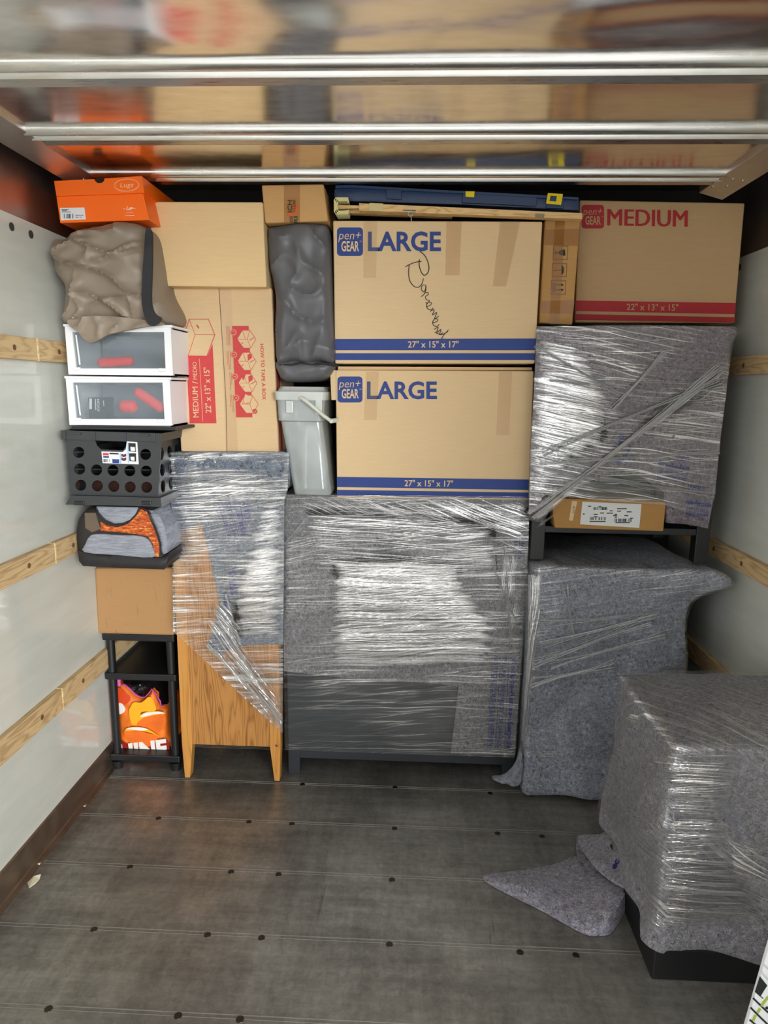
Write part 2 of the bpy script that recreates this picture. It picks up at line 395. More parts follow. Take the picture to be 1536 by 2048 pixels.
# ------------------------------------------------------------------ prints
_tc = {}
def text_geo(s, bold=0.0, space=1.0):
    k = (s, bold, space)
    if k in _tc: return _tc[k]
    cu = bpy.data.curves.new('t', 'FONT'); cu.body = s; cu.size = 1; cu.offset = bold; cu.space_character = space; cu.resolution_u = 3
    o = bpy.data.objects.new('t', cu); COL.objects.link(o); bpy.context.view_layer.update()
    e = o.evaluated_get(bpy.context.evaluated_depsgraph_get()); me = e.to_mesh()
    v = [(a.co.x, a.co.y) for a in me.vertices]; f = [tuple(p.vertices) for p in me.polygons]
    e.to_mesh_clear(); bpy.data.objects.remove(o); bpy.data.curves.remove(cu)
    _tc[k] = (v, f); return v, f
CAP = .69
class Print:
    """flat ink laid on a surface; everything is traced in a 2-D frame and mapped by fn(x, y)"""
    def __init__(s, Y, eps=.0009, fn=None): s.mb = MB(); s.Y = Y; s.eps = eps; s.n = 1; s.fn = fn
    def p(s, x, y, l):
        if s.fn: return s.fn(x, y, l)
        q = W(x, y, s.Y); return Vector((q.x, s.Y-s.eps-.00035*l, q.z))
    def poly(s, pts, m=0, l=0): s.mb.add([s.p(x, y, l) for x, y in pts], [tuple(range(len(pts)))], m)
    def rect(s, x0, y0, x1, y1, m=0, l=0): s.poly([(x0, y0), (x1, y0), (x1, y1), (x0, y1)], m, l)
    def line(s, pts, w, m=0, l=0, closed=False):
        P = [np.array(p, float) for p in pts]
        if closed: P.append(P[0])
        L = len(P); lo = []; hi = []
        ww = w if isinstance(w, (list, tuple)) else [w]*L
        for i in range(L):
            a = P[max(i-1, 0)]; b = P[min(i+1, L-1)]
            if closed and i in (0, L-1): a = P[L-2]; b = P[1]
            t = (b-a)/(np.hypot(*(b-a))+1e-9); nn = np.array([-t[1], t[0]])*ww[i]/2
            lo.append(P[i]-nn); hi.append(P[i]+nn)
        for i in range(L-1): s.poly([lo[i], lo[i+1], hi[i+1], hi[i]], m, l)
    def disc(s, x, y, r, m=0, l=0, n=20, ry=None): s.poly([(x+r*math.cos(2*PI*k/n), y+(ry or r)*math.sin(2*PI*k/n)) for k in range(n)], m, l)
    def rrect(s, x0, y0, x1, y1, r, m=0, l=0):
        pts = []
        for cx, cy, a in ((x1-r, y1-r, 0), (x0+r, y1-r, 1), (x0+r, y0+r, 2), (x1-r, y0+r, 3)):
            for k in range(6): t = (a+k/5)*PI/2; pts.append((cx+r*math.cos(t), cy+r*math.sin(t)))
        s.poly(pts, m, l)
    def text(s, t, x, y, h, wd=None, m=0, l=1, rot=0, bold=.0, shear=0, space=1.0):
        """baseline starts at (x,y); h = capital height; wd = full width; rot in degrees, clockwise on the picture"""
        if bold > 0 and 'M' in t:          # heavy strokes for words with an M: overprinted instead of swollen
            for k in (-1, 0, 1): s.text(t, x+k*bold*h*.75*math.cos(math.radians(rot)), y+k*bold*h*.75*math.sin(math.radians(rot)), h, wd, m, l+.12*(k+1), rot, 0, shear, space)
            return
        v, f = text_geo(t, bold, space); xs = [a for a, b in v]; x0, x1 = min(xs), max(xs)
        ky = h/CAP; kx = (wd/(x1-x0)) if wd else ky; c, d = math.cos(math.radians(rot)), math.sin(math.radians(rot))
        P = []
        for a, b in v:
            u = (a-x0)*kx + b*ky*shear; q = -b*ky; P.append(s.p(x+u*c-q*d, y+u*d+q*c, l))
        s.mb.add(P, f, m)
    def bars(s, x0, y0, x1, y1, m=0, l=1, n=24, seed=1, vert=False):
        r = random.Random(seed)
        for k in range(n):
            if r.random() < .35: continue
            a = x0+(x1-x0)*k/n; s.rect(a, y0, a+(x1-x0)/n*r.uniform(.4, .95), y1, m, l)
    def split(s, name, mats, parent):
        for f, k in zip(s.mb.f, s.mb.m): mesh(name, [s.mb.v[i] for i in f], [tuple(range(len(f)))], mats[k], parent)
    def build(s, name, mats, parent): return mesh(name, s.mb.v, s.mb.f, mats, parent, midx=s.mb.m)

I_blue = ink('blue_print', (40, 66, 138)); I_red = ink('red_print', (200, 62, 62)); I_dred = ink('dark_red_print', (178, 40, 48))
I_black = ink('black_marker', (34, 32, 32)); I_navy = ink('pad_print_blue', (30, 38, 118), .9)
I_white = ink('white_print', (235, 230, 222)); I_grey = ink('grey_print', (90, 90, 92)); I_cream = ink('unprinted_board', (222, 196, 152))
I_yel = ink('yellow_tape', (240, 214, 30)); I_orn = ink('orange_print', (235, 92, 30))

# =================================================================== THE TRUCK BOX
XL, XR, Y0, Y1, ZP, ZT = -1.18, 1.18, -0.05, 3.05, 1.98, 2.32
def struct(o, label=None): o['kind'] = 'structure'; return o
fl = struct(MB().box((XL-.03, Y0, -.06), (XR+.03, Y1, 0)).build('floor', M_floor))
st = MB()
seams = [WZ(768, y, 0).y for y in (1572, 1650, 1750, 1880, 2045)]
sp_ = seams[3]-seams[4]
seams += [seams[-1]-sp_*k for k in range(1, 5)]+[seams[0]+sp_*k for k in range(1, 4)]
for ys in seams:
    if Y0 < ys < Y1: st.box((XL, ys-.0009, -.001), (XR, ys+.0009, .0012)); st.box((XL, ys-.011, -.001), (XR, ys-.0105, .0010))
tag(st.build('seam_strip', M_strip, fl), 'thin bright metal seam lines between the planks', kind=None)
scr = MB(); scr.tube([(0, 0, 0), (0, 0, .0014)], [.0100, .0094], 16); scr.tube([(0, 0, .0014), (0, 0, .0019)], .0036, 6)
s0 = None
for (x, y) in [(188,1859),(415,1870),(523,1876),(779,1889),(1040,1905),(1152,1911),(462,1744),(557,1749),(784,1760),(260,1734),(317,1637),(498,1644),(584,1648),(789,1657),(995,1667),(1084,1673),
               (97,2018),(356,2032),(480,2039),(605,1569),(790,1575),(980,1587),(1062,1591),(88,1712)]:
    p = WZ(x, y, 0)
    if s0 is None: s0 = scr.build('floor_screw', M_screw, fl, smooth=True); o = s0
    else: o = s0.copy(); COL.objects.link(o); o.parent = fl
    o.location = (p.x, p.y, 0)

def side_wall(nm, x, s):
    wl = struct(MB().box((min(x, x+.03*s), Y0, 0), (max(x, x+.03*s), Y1, ZT)).build(nm, M_alu))
    pn = MB().box((min(x, x-.006*s), Y0+.01, .085), (max(x, x-.006*s), Y1, ZP)).build('wall_panel', M_wall, wl)
    pn['label'] = 'glossy off-white lower wall panel'
    hol = MB()
    for yy in (2.02, 2.12, 2.62): hol.tube([(x-.0055*s, yy, ZP-.035), (x-.008*s, yy, ZP-.035)], .012, 14)
    hol.build('panel_rivet', M_dark, wl, smooth=True)
    return wl
WL = side_wall('wall_left', XL, -1); WR = side_wall('wall_right', XR, 1)
struct(MB().box((XL-.03, Y1, -.06), (XR+.03, Y1+.04, ZT)).build('wall_back', M_dark))
struct(MB().box((XL-.03, Y0, ZT), (XR+.03, Y1+.04, ZT+.03)).build('ceiling', M_alu))
struct(MB().box((XL, Y0, 2.24), (XR, Y0+.04, ZT)).build('trim_1', M_alu))
# kick plates
def kick(nm, x, s):
    o = MB().prism_y([(x, 0), (x-.030*s, 0), (x-.030*s, .004), (x-.016*s, .006), (x-.013*s, .012), (x-.012*s, .098), (x, .104)], Y0, Y1)
    k = struct(o.build(nm, M_kick)); b0 = None
    for yy in np.arange(.35, 3.0, .30):
        if b0 is None:
            b0 = MB().tube([(0, 0, 0), (0, 0, .003), (0, 0, .0045)], [.0085, .007, .003], 12).build('bolt', M_bolt, k, smooth=True); q = b0
        else: q = b0.copy(); COL.objects.link(q); q.parent = k
        q.location = (x-.024*s, yy, .0045)
    return k
kick('baseboard_left', XL, -1); kick('baseboard_right', XR, 1)
# timber tie rails
def slat(nm, x, s, z0, z1, ya, yb, cuts, holes, Mt=M_slat):
    mb = MB(); ys = [ya]+cuts+[yb]
    for a, b in zip(ys[:-1], ys[1:]):
        mb.box((min(x-.006*s, x-.026*s), a+.0035, z0), (max(x-.006*s, x-.026*s), b-.0035, z1))
    o = struct(mb.build(nm, Mt, bevel=.002))
    if cuts:
        cm = MB()
        for c in cuts: cm.box((min(x-.006*s, x-.0275*s), c-.004, z0-.001), (max(x-.006*s, x-.0275*s), c+.003, z1+.001))
        cm.build('joint_strip', M_slat2, o)['label'] = 'pale wood strip at a board joint'
    h0 = None
    for hy in holes:
        if h0 is None:
            hm = MB(); hm.tube([(-.026*s*1, 0, 0), (-.0268*s, 0, 0)], .0085, 12); h0 = hm.build('screw_hole', M_hole, o, smooth=True); q = h0
        else: q = h0.copy(); COL.objects.link(q); q.parent = o
        q.location = (x, hy, (z0+z1)/2)
    return o
M_slat2 = wood('pale_pine', (226, 200, 152), (190, 158, 108), (6, 2, 6), 1.5, .6)
M_hole = plain('countersunk_hole', (110, 82, 50), .8)
slat('trim_2', XL, -1, 1.568, 1.634, .1, 2.9, [2.075], [1.95, 2.20, 1.5])
slat('trim_3', XL, -1, .922, .990, .1, 2.9, [2.085], [1.93, 2.2, 1.5])
slat('trim_4', XL, -1, .424, .498, .1, 2.9, [2.06], [1.93, 2.2, 1.5])
slat('trim_5', XR, 1, 1.560, 1.624, 1.2, 2.9, [], [2.47, 2.2])
slat('trim_6', XR, 1, .880, .945, 2.10, 2.9, [], [2.33, 2.55])
slat('trim_7', XR, 1, .424, .498, 1.4, 2.9, [], [2.3])

# overhead door stored below the roof
ZD = 2.162
ds = [WZ(768, 130, ZD).y, WZ(768, 265, ZD).y, WZ(768, 349, ZD).y]; sp2 = (ds[2]-ds[0])/2
dl = struct(thing('door_1', (0, ds[2], ZD), None, None))
edges = [ds[2]-sp2*k for k in range(6)]; edges = [e for e in edges if e > .05]
DX = 1.045; DR = .95
for i, e in enumerate(edges):
    a = e-sp2+.012 if i+1 < len(edges) else max(.06, e-sp2); b = e-.012
    nx, ny = 60, 14; vs = []; fs = []
    for j in range(ny+1):
        for k in range(nx+1):
            x = -DX+(DX+DR)*k/nx; y = a+(b-a)*j/ny; q = math.sin(PI*j/ny)
            am = .0016+.0080*(i >= 2)
            vs.append((x, y, ZD+q*am*(nz(x*2.2, y*5, i*3.1)*1.2+.6*nz(x*5+3, y*9, i))))
    for j in range(ny):
        for k in range(nx): c = j*(nx+1)+k; fs.append((c, c+1, c+nx+2, c+nx+1))
    n = len(vs); vs += [(x, y, ZD+.014) for x, y, z in vs]; fs += [tuple(v+n for v in reversed(f)) for f in fs]
    mesh('door_panel', vs, fs, M_door, dl, smooth=True)
for i, e in enumerate(edges):
    # far half and near half of each hinge joint, rolled beads with a dark gap between them
    far = i == 0
    def prof(y0, y1, pts): return [(y0+(y1-y0)*u, ZD+z) for u, z in pts]
    near = [(0, .004), (0, -.003), (.12, -.010), (.45, -.017), (.85, -.014), (1, -.004), (1, .004)]
    r = MB(); r.prism_x(prof(e-.036, e-.006, near), -DX, DR); r.build('hinge_rail', M_rail, dl, smooth=True)
    r = MB(); r.prism_x(prof(e+.006, e+.024, near), -DX, DR); r.build('hinge_rail', M_rail, dl, smooth=True)
    r = MB(); r.prism_x([(e+.024, ZD+.004), (e+.024, ZD-.003), (e+.030, ZD-.004), (e+.066, ZD-.012), (e+.070, ZD+.004)], -DX, DR); r.build('hinge_flange', M_scuff, dl)
    MB().box((-DX, e-.0065, ZD-.001), (DR, e+.0065, ZD+.012)).build('hinge_gap', M_drk, dl)
for nm, s in (('trim_8', -1), ('trim_9', 1)):
    xi = s*1.035 if s < 0 else .935
    pr = [(xi, 2.150), (xi+s*.078, 2.128), (xi+s*.078, 2.20), (xi, 2.185)]
    t = struct(MB().prism_y(pr, .0, 2.44).build(nm, M_alu_l, bevel=.002)); r0_ = None
    for (dx, yy) in ((.012, 2.30), (.040, 2.32), (.055, 2.25), (.03, 2.26), (.012, 2.36)):
        if r0_ is None: r0_ = MB().tube([(0, 0, .002), (0, 0, -.002)], .005, 10).build('rivet', M_bolt, t, smooth=True); q = r0_
        else: q = r0_.copy(); COL.objects.link(q); q.parent = t
        q.location = (xi+s*dx, yy, 2.150-.022*dx/.075)
# ground outside the open tail
def ground_mat():
    m = Mat('pale_concrete'); v = m.coord(); f = m.noise(v, 2, 6, .65)
    return m.set(color=m.ramp(f, [(.3, lin(196, 194, 188)), (.7, lin(222, 220, 214))]), rough=.9)
g = struct(MB().box((-30, -40, -.95), (30, 6, -.85)).build('ground', ground_mat()))

# =================================================================== CARGO
# ---- cardboard boxes
def carton(name, q, Y, depth, mat, label, cat='box', group=None, bev=.004, warp=0.0):
    P = quadpts(q, Y); base = (P[2]+P[3])/2+Vector((0, depth/2, 0)); base.z = min(P[2].z, P[3].z)
    t = thing(name, base, label, cat, group)
    MB().hexa(P, depth).build('box_body', mat, t, bevel=bev)
    return t
C_large = cardboard('cardboard_tan', (228, 198, 154)); C_large2 = cardboard('cardboard_light', (230, 200, 156)); C_med = cardboard('cardboard_medium_shaded', (196, 162, 120))  # medium board darkened, large board lightened: falloff of light rightward put into colour
C_plain = cardboard('cardboard_plain', (228, 196, 146)); C_gold = cardboard('cardboard_golden', (196, 150, 92), .07); C_small = cardboard('cardboard_orange_brown', (205, 160, 105))
C_left = cardboard('cardboard_brown', (170, 130, 86), .05, .5); C_how = cardboard('cardboard_shipping', (214, 184, 142))
C_tape = clear('packing_tape', (.96, .93, .88), .05, .015, .2, (.60, .50, .38)); 
C_tape_b = clear('brown_packing_tape', (.86, .72, .48), .15, .02, .2, (.52, .36, .16))
def seam_line(t, pts, Y, w=1.3):
    p = Print(Y); p.line(pts, w, 0); return p.build('flap_seam', [plain('seam_shadow_gap', (110, 82, 56), .9)], t)
def logo(p, x0, y0, x1, y1, m, mw, tm=True):
    w = x1-x0; h = y1-y0; p.rrect(x0, y0, x1, y1, w*.14, m, 0)
    # script word
    p.text('pen+', x0+w*.07, y0+h*.42, h*.30, w*.82, mw, 2, 0, -.006, .18); p.text('GEAR', x0+w*.17, y0+h*.83, h*.34, w*.68, mw, 2, 0, .022)
    p.text('TM', x0+w*.87, y0+h*.52, h*.05, w*.08, mw, 2)

# upper LARGE
Yu, Yl = 2.35, 2.385
tU = carton('moving_box', [(666,441),(1085,443),(1070,727),(670,727)], Yu, .43, C_large, 'upper large moving box with handwritten word Basement and blue stripes', 'box', 'large moving boxes')
p = Print(Yu)
logo(p, 674, 455, 726, 512, 0, 1); p.text('LARGE', 736, 501, 36.5, 146, 0, 1, 0, .028)
p.poly([(670.5, 678), (1072.5, 677), (1071.3, 700.5), (670.6, 700.5)], 0); p.poly([(670.7, 706.5), (1071, 706.5), (1070.6, 720), (670.9, 720)], 0)
p.text('27" x 15" x 17"', 816, 695, 12.5, 101, 1, 2, 0, .012)
p.build('printed_graphics', [I_blue, C_large2], tU)
p = Print(Yu, .0016)
def zz(pts): return [(640+a*540/1536, 360+b*540/1536) for a, b in pts]
def stroke(pts, w=2.0, n=6):
    P = []; L = len(pts)
    for i in range(L-1):
        a, b, c, d = (np.array(pts[min(max(i+k-1, 0), L-1)], float) for k in range(4))
        for j in range(n):
            t = j/n; P.append(tuple(.5*((2*b)+(-a+c)*t+(2*a-5*b+4*c-d)*t*t+(-a+3*b-3*c+d)*t**3)))
    P.append(pts[-1]); p.line(P, w, 0, 0)
stroke(zz([(485,495),(512,480),(545,468),(578,464)]), 1.7)
stroke(zz([(508,482),(504,530),(512,575),(535,605),(560,610),(580,590),(588,560)]), 1.7)
stroke(zz([(566,452),(564,480),(574,520),(592,542),(612,530),(620,500),(612,462),(594,428),(568,406)]), 1.9)
stroke(zz([(600,598),(582,600),(577,622),(588,636),(600,622),(602,600),(602,625),(592,650),(575,664)]), 1.5)
stroke(zz([(592,645),(612,640),(616,652),(600,664),(606,682),(622,686),(612,700),(600,698)]), 1.5)
stroke(zz([(606,722),(628,712),(634,700),(618,696),(606,712),(612,732),(632,738),(644,728)]), 1.5)
stroke(zz([(626,748),(650,738),(640,768),(664,754),(652,790),(676,774)]), 1.5)
stroke(zz([(640,812),(664,806),(670,794),(654,790),(641,808),(647,828),(668,832),(678,820)]), 1.5)
stroke(zz([(650,850),(672,838),(664,868),(688,850),(680,880),(700,868)]), 1.5)
stroke(zz([(652,866),(690,880),(728,862)]), 1.5); stroke(zz([(732,852),(706,880),(690,906)]), 1.5)
p.build('handwriting', [I_black], tU)['label'] = 'handwritten black marker word Basement'
p = Print(Yu, .0021)
p.poly([(727,443),(755,443),(752,556),(727,556)], 0); p.poly([(893,443),(923,443),(919,551),(890,551)], 0); p.poly([(1000,443),(1040,443),(1012,573),(985,573)], 0)
p.split('packing_tape', [C_tape], tU)
# lower LARGE
tL = carton('moving_box', [(671,740),(1068,742),(1058,1001),(674,996)], Yl, .43, C_large2, 'lower large moving box, blue stripes, standing on the wrapped dresser', 'box', 'large moving boxes')
p = Print(Yl)
logo(p, 675, 753, 725, 805, 0, 1); p.text('LARGE', 734, 797, 33, 140, 0, 1, 0, .026)
p.poly([(674, 953.5), (1057.5, 959), (1057, 980), (674, 974)], 0); p.poly([(674, 979.5), (1057, 985), (1056.6, 997), (674, 991.5)], 0)
p.text('27" x 15" x 17"', 809, 972, 12, 97, 1, 2, .7, .012)
p.build('printed_graphics', [I_blue, C_large2], tL)
p = Print(Yl, .002); p.poly([(732,743),(758,743),(753,840),(728,840)], 0); p.poly([(998,743),(1024,743),(1018,870),(992,870)], 0); p.split('packing_tape', [C_tape], tL)
fp = MB(); q = quadpts([(676,733),(1064,735),(1064,741),(676,740)], Yl+.02); fp.hexa(q, .004)
fp.hexa(quadpts([(660,738),(672,741),(674,800),(663,800)], Yl+.003), .003)
fp.build('box_flap', C_large2, tL)

# MEDIUM right
Ym = 2.47
tM = carton('moving_box', [(1160,400),(1490,406),(1469,646),(1150,645)], Ym, .36, C_med, 'medium moving box with red lettering, top right corner of the load', 'box', 'medium moving boxes')
p = Print(Ym); logo(p, 1163, 410, 1208, 457, 0, 1); [p.text('MEDIUM', 1214+q, 451, 33, 159, 0, 1+q, 1.0, 0) for q in (0, 1, 2)]
p.poly([(1151, 601), (1471.5, 606), (1470, 628.5), (1150, 622)], 0); p.poly([(1150, 628), (1470, 634.5), (1469.2, 645.2), (1150, 640)], 0)
p.text('22" x 13" x 15"', 1253, 620, 12.5, 103, 1, 2, .9, .01); p.build('printed_graphics', [I_dred, C_med], tM)
# narrow fragile box
Yn = 2.385
tN = carton('narrow_box', [(1090,440),(1161,437),(1145,650),(1078,646)], Yn, .36, C_gold, 'tall narrow brown carton with fragile glass, umbrella and arrow symbols', 'box')
p = Print(Yn)
def zn(x, y): return (640+x*540/1536, 360+y*540/1536)
for (a, b, c, d), kind in (((1325,375,1410,452), 0), ((1319,475,1404,550), 1), ((1313,572,1398,650), 2)):
    x0, y0 = zn(a, b); x1, y1 = zn(c, d); p.line([(x0+1, y0), (x1, y0+.5), (x1-1, y1), (x0, y1-.5)], 1.1, 0, 0, True); cx, cy = (x0+x1)/2, (y0+y1)/2
    if kind == 0:
        p.poly([(cx+2, cy-6), (x1-6, cy-6), (x1-5, cy+6), (cx+2, cy+6), (cx-3, cy+3), (cx-4, cy), (cx-3, cy-3)], 0, 1); p.line([(x0+5, cy), (cx-2, cy)], 1.4, 0, 1); p.line([(x0+5, cy-4), (x0+5, cy+4)], 1.4, 0, 1)
    elif kind == 1:
        p.poly([(cx+4+5*math.cos(t), cy+10*math.sin(t)) for t in np.linspace(-PI/2, PI/2, 9)], 0, 1); p.line([(x0+4, cy-2), (x0+4, cy+1), (cx+5, cy)], 1.3, 0, 1)
    else:
        for dy in (-5, 5): p.line([(cx-4, cy+dy), (x1-8, cy+dy)], 1.8, 0, 1); p.poly([(x1-9, cy+dy-3), (x1-4, cy+dy), (x1-9, cy+dy+3)], 0, 1)
        p.line([(x0+4, cy-9), (x0+4, cy+9)], 1.3, 0, 1); p.line([(x0+8, cy-9), (x0+8, cy+9)], 1.3, 0, 1)
p.build('printed_graphics', [I_black], tN)
p = Print(Yn, .0016); p.poly([(1091,460),(1158,458),(1155,492),(1089,490)], 0); p.poly([(1083,602),(1149,600),(1146,628),(1081,626)], 0); p.poly([(1110,442),(1130,441),(1118,648),(1098,648)], 0)
p.split('packing_tape', [C_tape_b], tN)
# plain box
tP = carton('plain_box', [(296,403),(525,404),(533,574),(310,572)], 2.3, .42, C_plain, 'large unprinted tan carton between the orange shoe box and grey cover', 'box')
# tall HOW TO TAPE box
Yh = 2.35
tH = carton('moving_box', [(343,576),(543,576),(557,906),(362,903)], Yh, .36, C_how, 'medium moving box on its end with red How To Tape A Box instructions', 'box', 'medium moving boxes')
seam_line(tH, [(438,577),(446,700),(452,800),(454,905)], Yh)
p = Print(Yh)
def zh(x, y): return (330+x*350/1536, 560+y*350/1536)
def zl(pts): return [zh(*q) for q in pts]
p.poly(zl([(185,640),(205,668),(372,668),(418,560),(452,1258),(218,1258)]), 0)
p.line(zl([(213,345),(382,345),(438,482),(368,668),(205,666),(152,540)]), 1.5, 0, 1, True)
p.line(zl([(213,345),(265,480),(438,482)]), .9, 0, 1); p.line(zl([(265,480),(205,666)]), .9, 0, 1); p.line(zl([(280,395),(298,425)]), 2.6, 0, 1)
x, y = zh(298, 1205); p.text('MEDIUM /', x, y, 11, 72, 1, 3, -92, .015); x, y = zh(283, 872); p.text('MEDIO', x, y, 8, 35, 1, 3, -92, .012)
x, y = zh(407, 1165); p.text('22" x 13" x 15"', x, y, 11, 91, 1, 3, -92.5, .015)
p.line(zl([(303,690),(334,1242)]), .9, 1, 3)
x, y = zh(835, 562); p.text('HOW TO TAPE A BOX', x, y, 7, 112, 0, 1, 87.5, .012)
p.poly(zl([(588,403),(735,403),(745,600),(760,985),(768,1206),(624,1206)]), 0)
for i, (cx, cy, nx_, ny_) in enumerate(((716,520,602,460),(720,714,606,655),(727,905,614,848),(738,1090,626,1035))):
    k = 82
    hx = [(cx-k, cy), (cx-k*.45, cy-k*.95), (cx+k*.35, cy-k*.95), (cx+k, cy), (cx+k*.45, cy+k*.95), (cx-k*.3, cy+k*.95)]
    p.poly(zl(hx), 1, 2); p.line(zl(hx), 1.0, 0, 3, True)
    c = (cx+5, cy); p.line(zl([hx[1], (cx-k*.1, cy)]), .8, 0, 3); p.line(zl([(cx-k, cy), (cx+k*.1, cy), hx[4]]), .8, 0, 3); p.line(zl([(cx+k*.1, cy), hx[2]]), .8, 0, 3)
    if i in (1, 2): p.poly(zl([(cx+5, cy-60), (cx+40, cy-70), (cx+45, cy-30), (cx+10, cy-5)]), 0, 4)
    if i == 2: p.poly(zl([(cx-60, cy-75), (cx-15, cy-75), (cx-40, cy-20)]), 0, 4)
    if i in (0, 1, 2): p.line(zl([(cx+25, cy+10), (cx+68, cy-15)]), 1.4, 0, 3); p.line(zl([(cx-45, cy+38), (cx-30, cy+30)]), 1.6, 0, 3)
    if i == 3:
        p.poly(zl([(cx-35, cy-90), (cx+30, cy-60), (cx+10, cy-10), (cx-55, cy-5)]), 1, 4); p.line(zl([(cx-35, cy-90), (cx-55, cy-5), (cx-40, cy-12), (cx-22, cy-5), (cx-8, cy-12), (cx+10, cy-10), (cx+30, cy-60)]), .9, 0, 5)
        x, y = zh(cx+52, cy+62); p.disc(x, y, 5, 0, 4); p.line([(x-2.5, y), (x-.5, y+2.2), (x+3, y-2)], 1, 1, 6)
    x, y = zh(nx_, ny_); p.disc(x, y, 6.6, 1, 2); p.line([(x+6*math.cos(t), y+6*math.sin(t)) for t in np.linspace(0, 2*PI, 18, endpoint=False)], .9, 0, 3, True); p.disc(x, y, 4.6, 0, 4)
    p.text(str(i+1), x-2.2, y-1.5, 4.5, None, 1, 5, 87, .01)
for a, b, c in ((540,405,170),(552,405,175),(565,408,170),(545,625,120),(558,627,160),(572,628,155),(570,812,150),(584,812,110),(572,1005,110),(586,1005,150),(600,1010,155)):
    x, y = zh(a, b); x2, y2 = zh(a+c*.04, b+c); p.line([(x, y), (x2, y2)], .8, 0, 1)
p.build('printed_graphics', [I_red, C_how], tH)
rs = MB(); a = W(543, 576, Yh); b = W(557, 906, Yh)
for (d0, d1) in ((.02, .035), (.045, .075)):
    vs = []
    for q, d in ((a, d0), (a, d1), (b, d1), (b, d0)): vs.append(Vector((q.x+.0012, Yh+d, q.z)))
    rs.add(vs, [(0, 1, 2, 3)])
rs.build('side_stripe', I_dred, tH)
p = Print(Yh, .002); p.poly([(440,577),(463,577),(476,905),(452,905)], 0); p.split('packing_tape', [C_tape], tH)
# small taped box
Ys = 2.31
tS = carton('small_box', [(523,370),(647,368),(656,442),(530,446)], Ys, .30, C_small, 'small brown carton with printed tape, lying on the grey cover', 'box')
p = Print(Ys, .0012); p.poly([(568,371),(600,370),(600,444),(568,445)], 0, 0); p.split('packing_tape', [C_tape_b], tS)
p = Print(Ys, .0026); p.text('ICH', 584, 425, 8.5, 24, 0, 1, -90, .01); p.text('CLEAR', 591, 424, 6, 24, 0, 1, -88, .006); p.text('SOS', 586, 447, 6, 14, 0, 1, -92, .01); p.text('RI', 596, 446, 8, 13, 0, 1, -92, .01)
p.rect(576, 426, 584, 431, 1, 0); p.rect(588, 410, 594, 428, 1, 0); p.build('tape_print', [I_black, I_orn], tS)
# left brown box on shelf
tB = carton('brown_box', [(188,1136),(348,1136),(349,1272),(193,1268)], 2.375, .36, C_left, 'scuffed plain brown carton standing on the black plastic shelf rack', 'box', bev=.01)
# orange shoe box
Ysh = 2.2
O_mat = plain('orange_board', (255, 108, 8), .45, var=.03)
P = quadpts([(112,390),(285,382),(298,440),(120,446)], Ysh); base = (P[2]+P[3])/2+Vector((0, .15, 0))
tO = thing('shoe_box', base, 'orange shoe box with lid and white size sticker, top left', 'box')
MB().hexa(P, .31).build('box_body', O_mat, tO, bevel=.002)
ldo = solid('lid', [(108,362),(188,358),(190,362),(195,366),(203,366),(208,362),(209,357),(283,352),(289,386),(202,389),(113,392)], Ysh-.008, .325, O_mat, tO, smooth=False)
solid('notch_shade', [(186,358),(211,356),(211,368),(186,369)], Ysh-.004, .02, M_drk, tO, smooth=False)  # black piece standing for the shade inside the finger notch
p = Print(Ysh-.008)
p.line([(253.5+25*math.cos(t), 370.5+12.5*math.sin(t)-.03*25*math.cos(t)) for t in np.linspace(0, 2*PI, 30, endpoint=False)], .8, 0, 1, True)
p.line([(253.5+23*math.cos(t), 370.5+11*math.sin(t)-.03*23*math.cos(t)) for t in np.linspace(0, 2*PI, 30, endpoint=False)], .4, 0, 1, True)
p.text('Lugz', 241, 375, 9, 26, 0, 2, -2, .0, .2); p.build('printed_graphics', [ink('pale_orange_print', (255, 200, 150))], ldo)
p = Print(Ysh); p.poly([(120,416),(169,415),(172,439),(122,441)], 0)
p.bars(127, 428, 147, 437, 1, 1, 18, 3)
for (a, b, c) in ((123,418.5,138),(124,421,134),(124,423.5,142),(151,430,160),(161,430,167),(151,434,158),(160,434,164)): p.rect(a, b, c, b+1.2, 1, 1)
p.text('Lug', 253, 420, 7, 12, 2, 1, -2, .02, .25); p.line([(247,418),(251,418)], .8, 2, 1); p.line([(266,417),(271,417)], .8, 2, 1); p.line([(251,431.5),(269,431)], .9, 2, 1); p.line([(252,426),(267,425)], .4, 2, 1)
p.build('size_sticker', [M_paper, I_black, I_white], tO)

# ---- taupe duffel bag
F_taupe = plain('taupe_nylon', (138, 124, 108), .5, var=.08, scale=5, bump=.06, bscale=300)
tD = thing('duffel_bag', W(230, 655, 2.3), 'crumpled taupe brown fabric bag with black strap under the orange box', 'bag')
def wr(x, y, p):
    v = .024*max(0, ridged(x/150+y/300, y/55-x/170, 1.3))**6+.018*max(0, ridged(x/95+y/80, y/120-x/200, 4.2))**7+.003*nz(x/24, y/17, 2)+.030*nz(x/90, y/80, 7)
    return v*min(1, p*1.6)
out = smooth_poly([(140,478),(168,460),(205,452),(240,446),(275,448),(300,466),(312,520),(322,580),(342,620),(346,640),(330,650),(240,652),(140,650),(134,610),(138,578),(120,548),(112,500),(118,480)], 4)
solid('bag_body', out, 2.22, .26, F_taupe, tD, step=4.5, R=55, rnd=.07, disp=wr, back=.08)
solid('fabric_flap', smooth_poly([(136,640),(200,632),(290,640),(330,648),(285,655),(240,664),(215,671),(200,680),(186,686),(172,680),(156,664)], 4), 2.155, .006, F_taupe, tD, step=5, disp=lambda x, y, p: .012*ridged(x/40, y/25, 3)**2)
F_strap = plain('black_webbing', (34, 35, 38), .7, bump=.2, bscale=400)
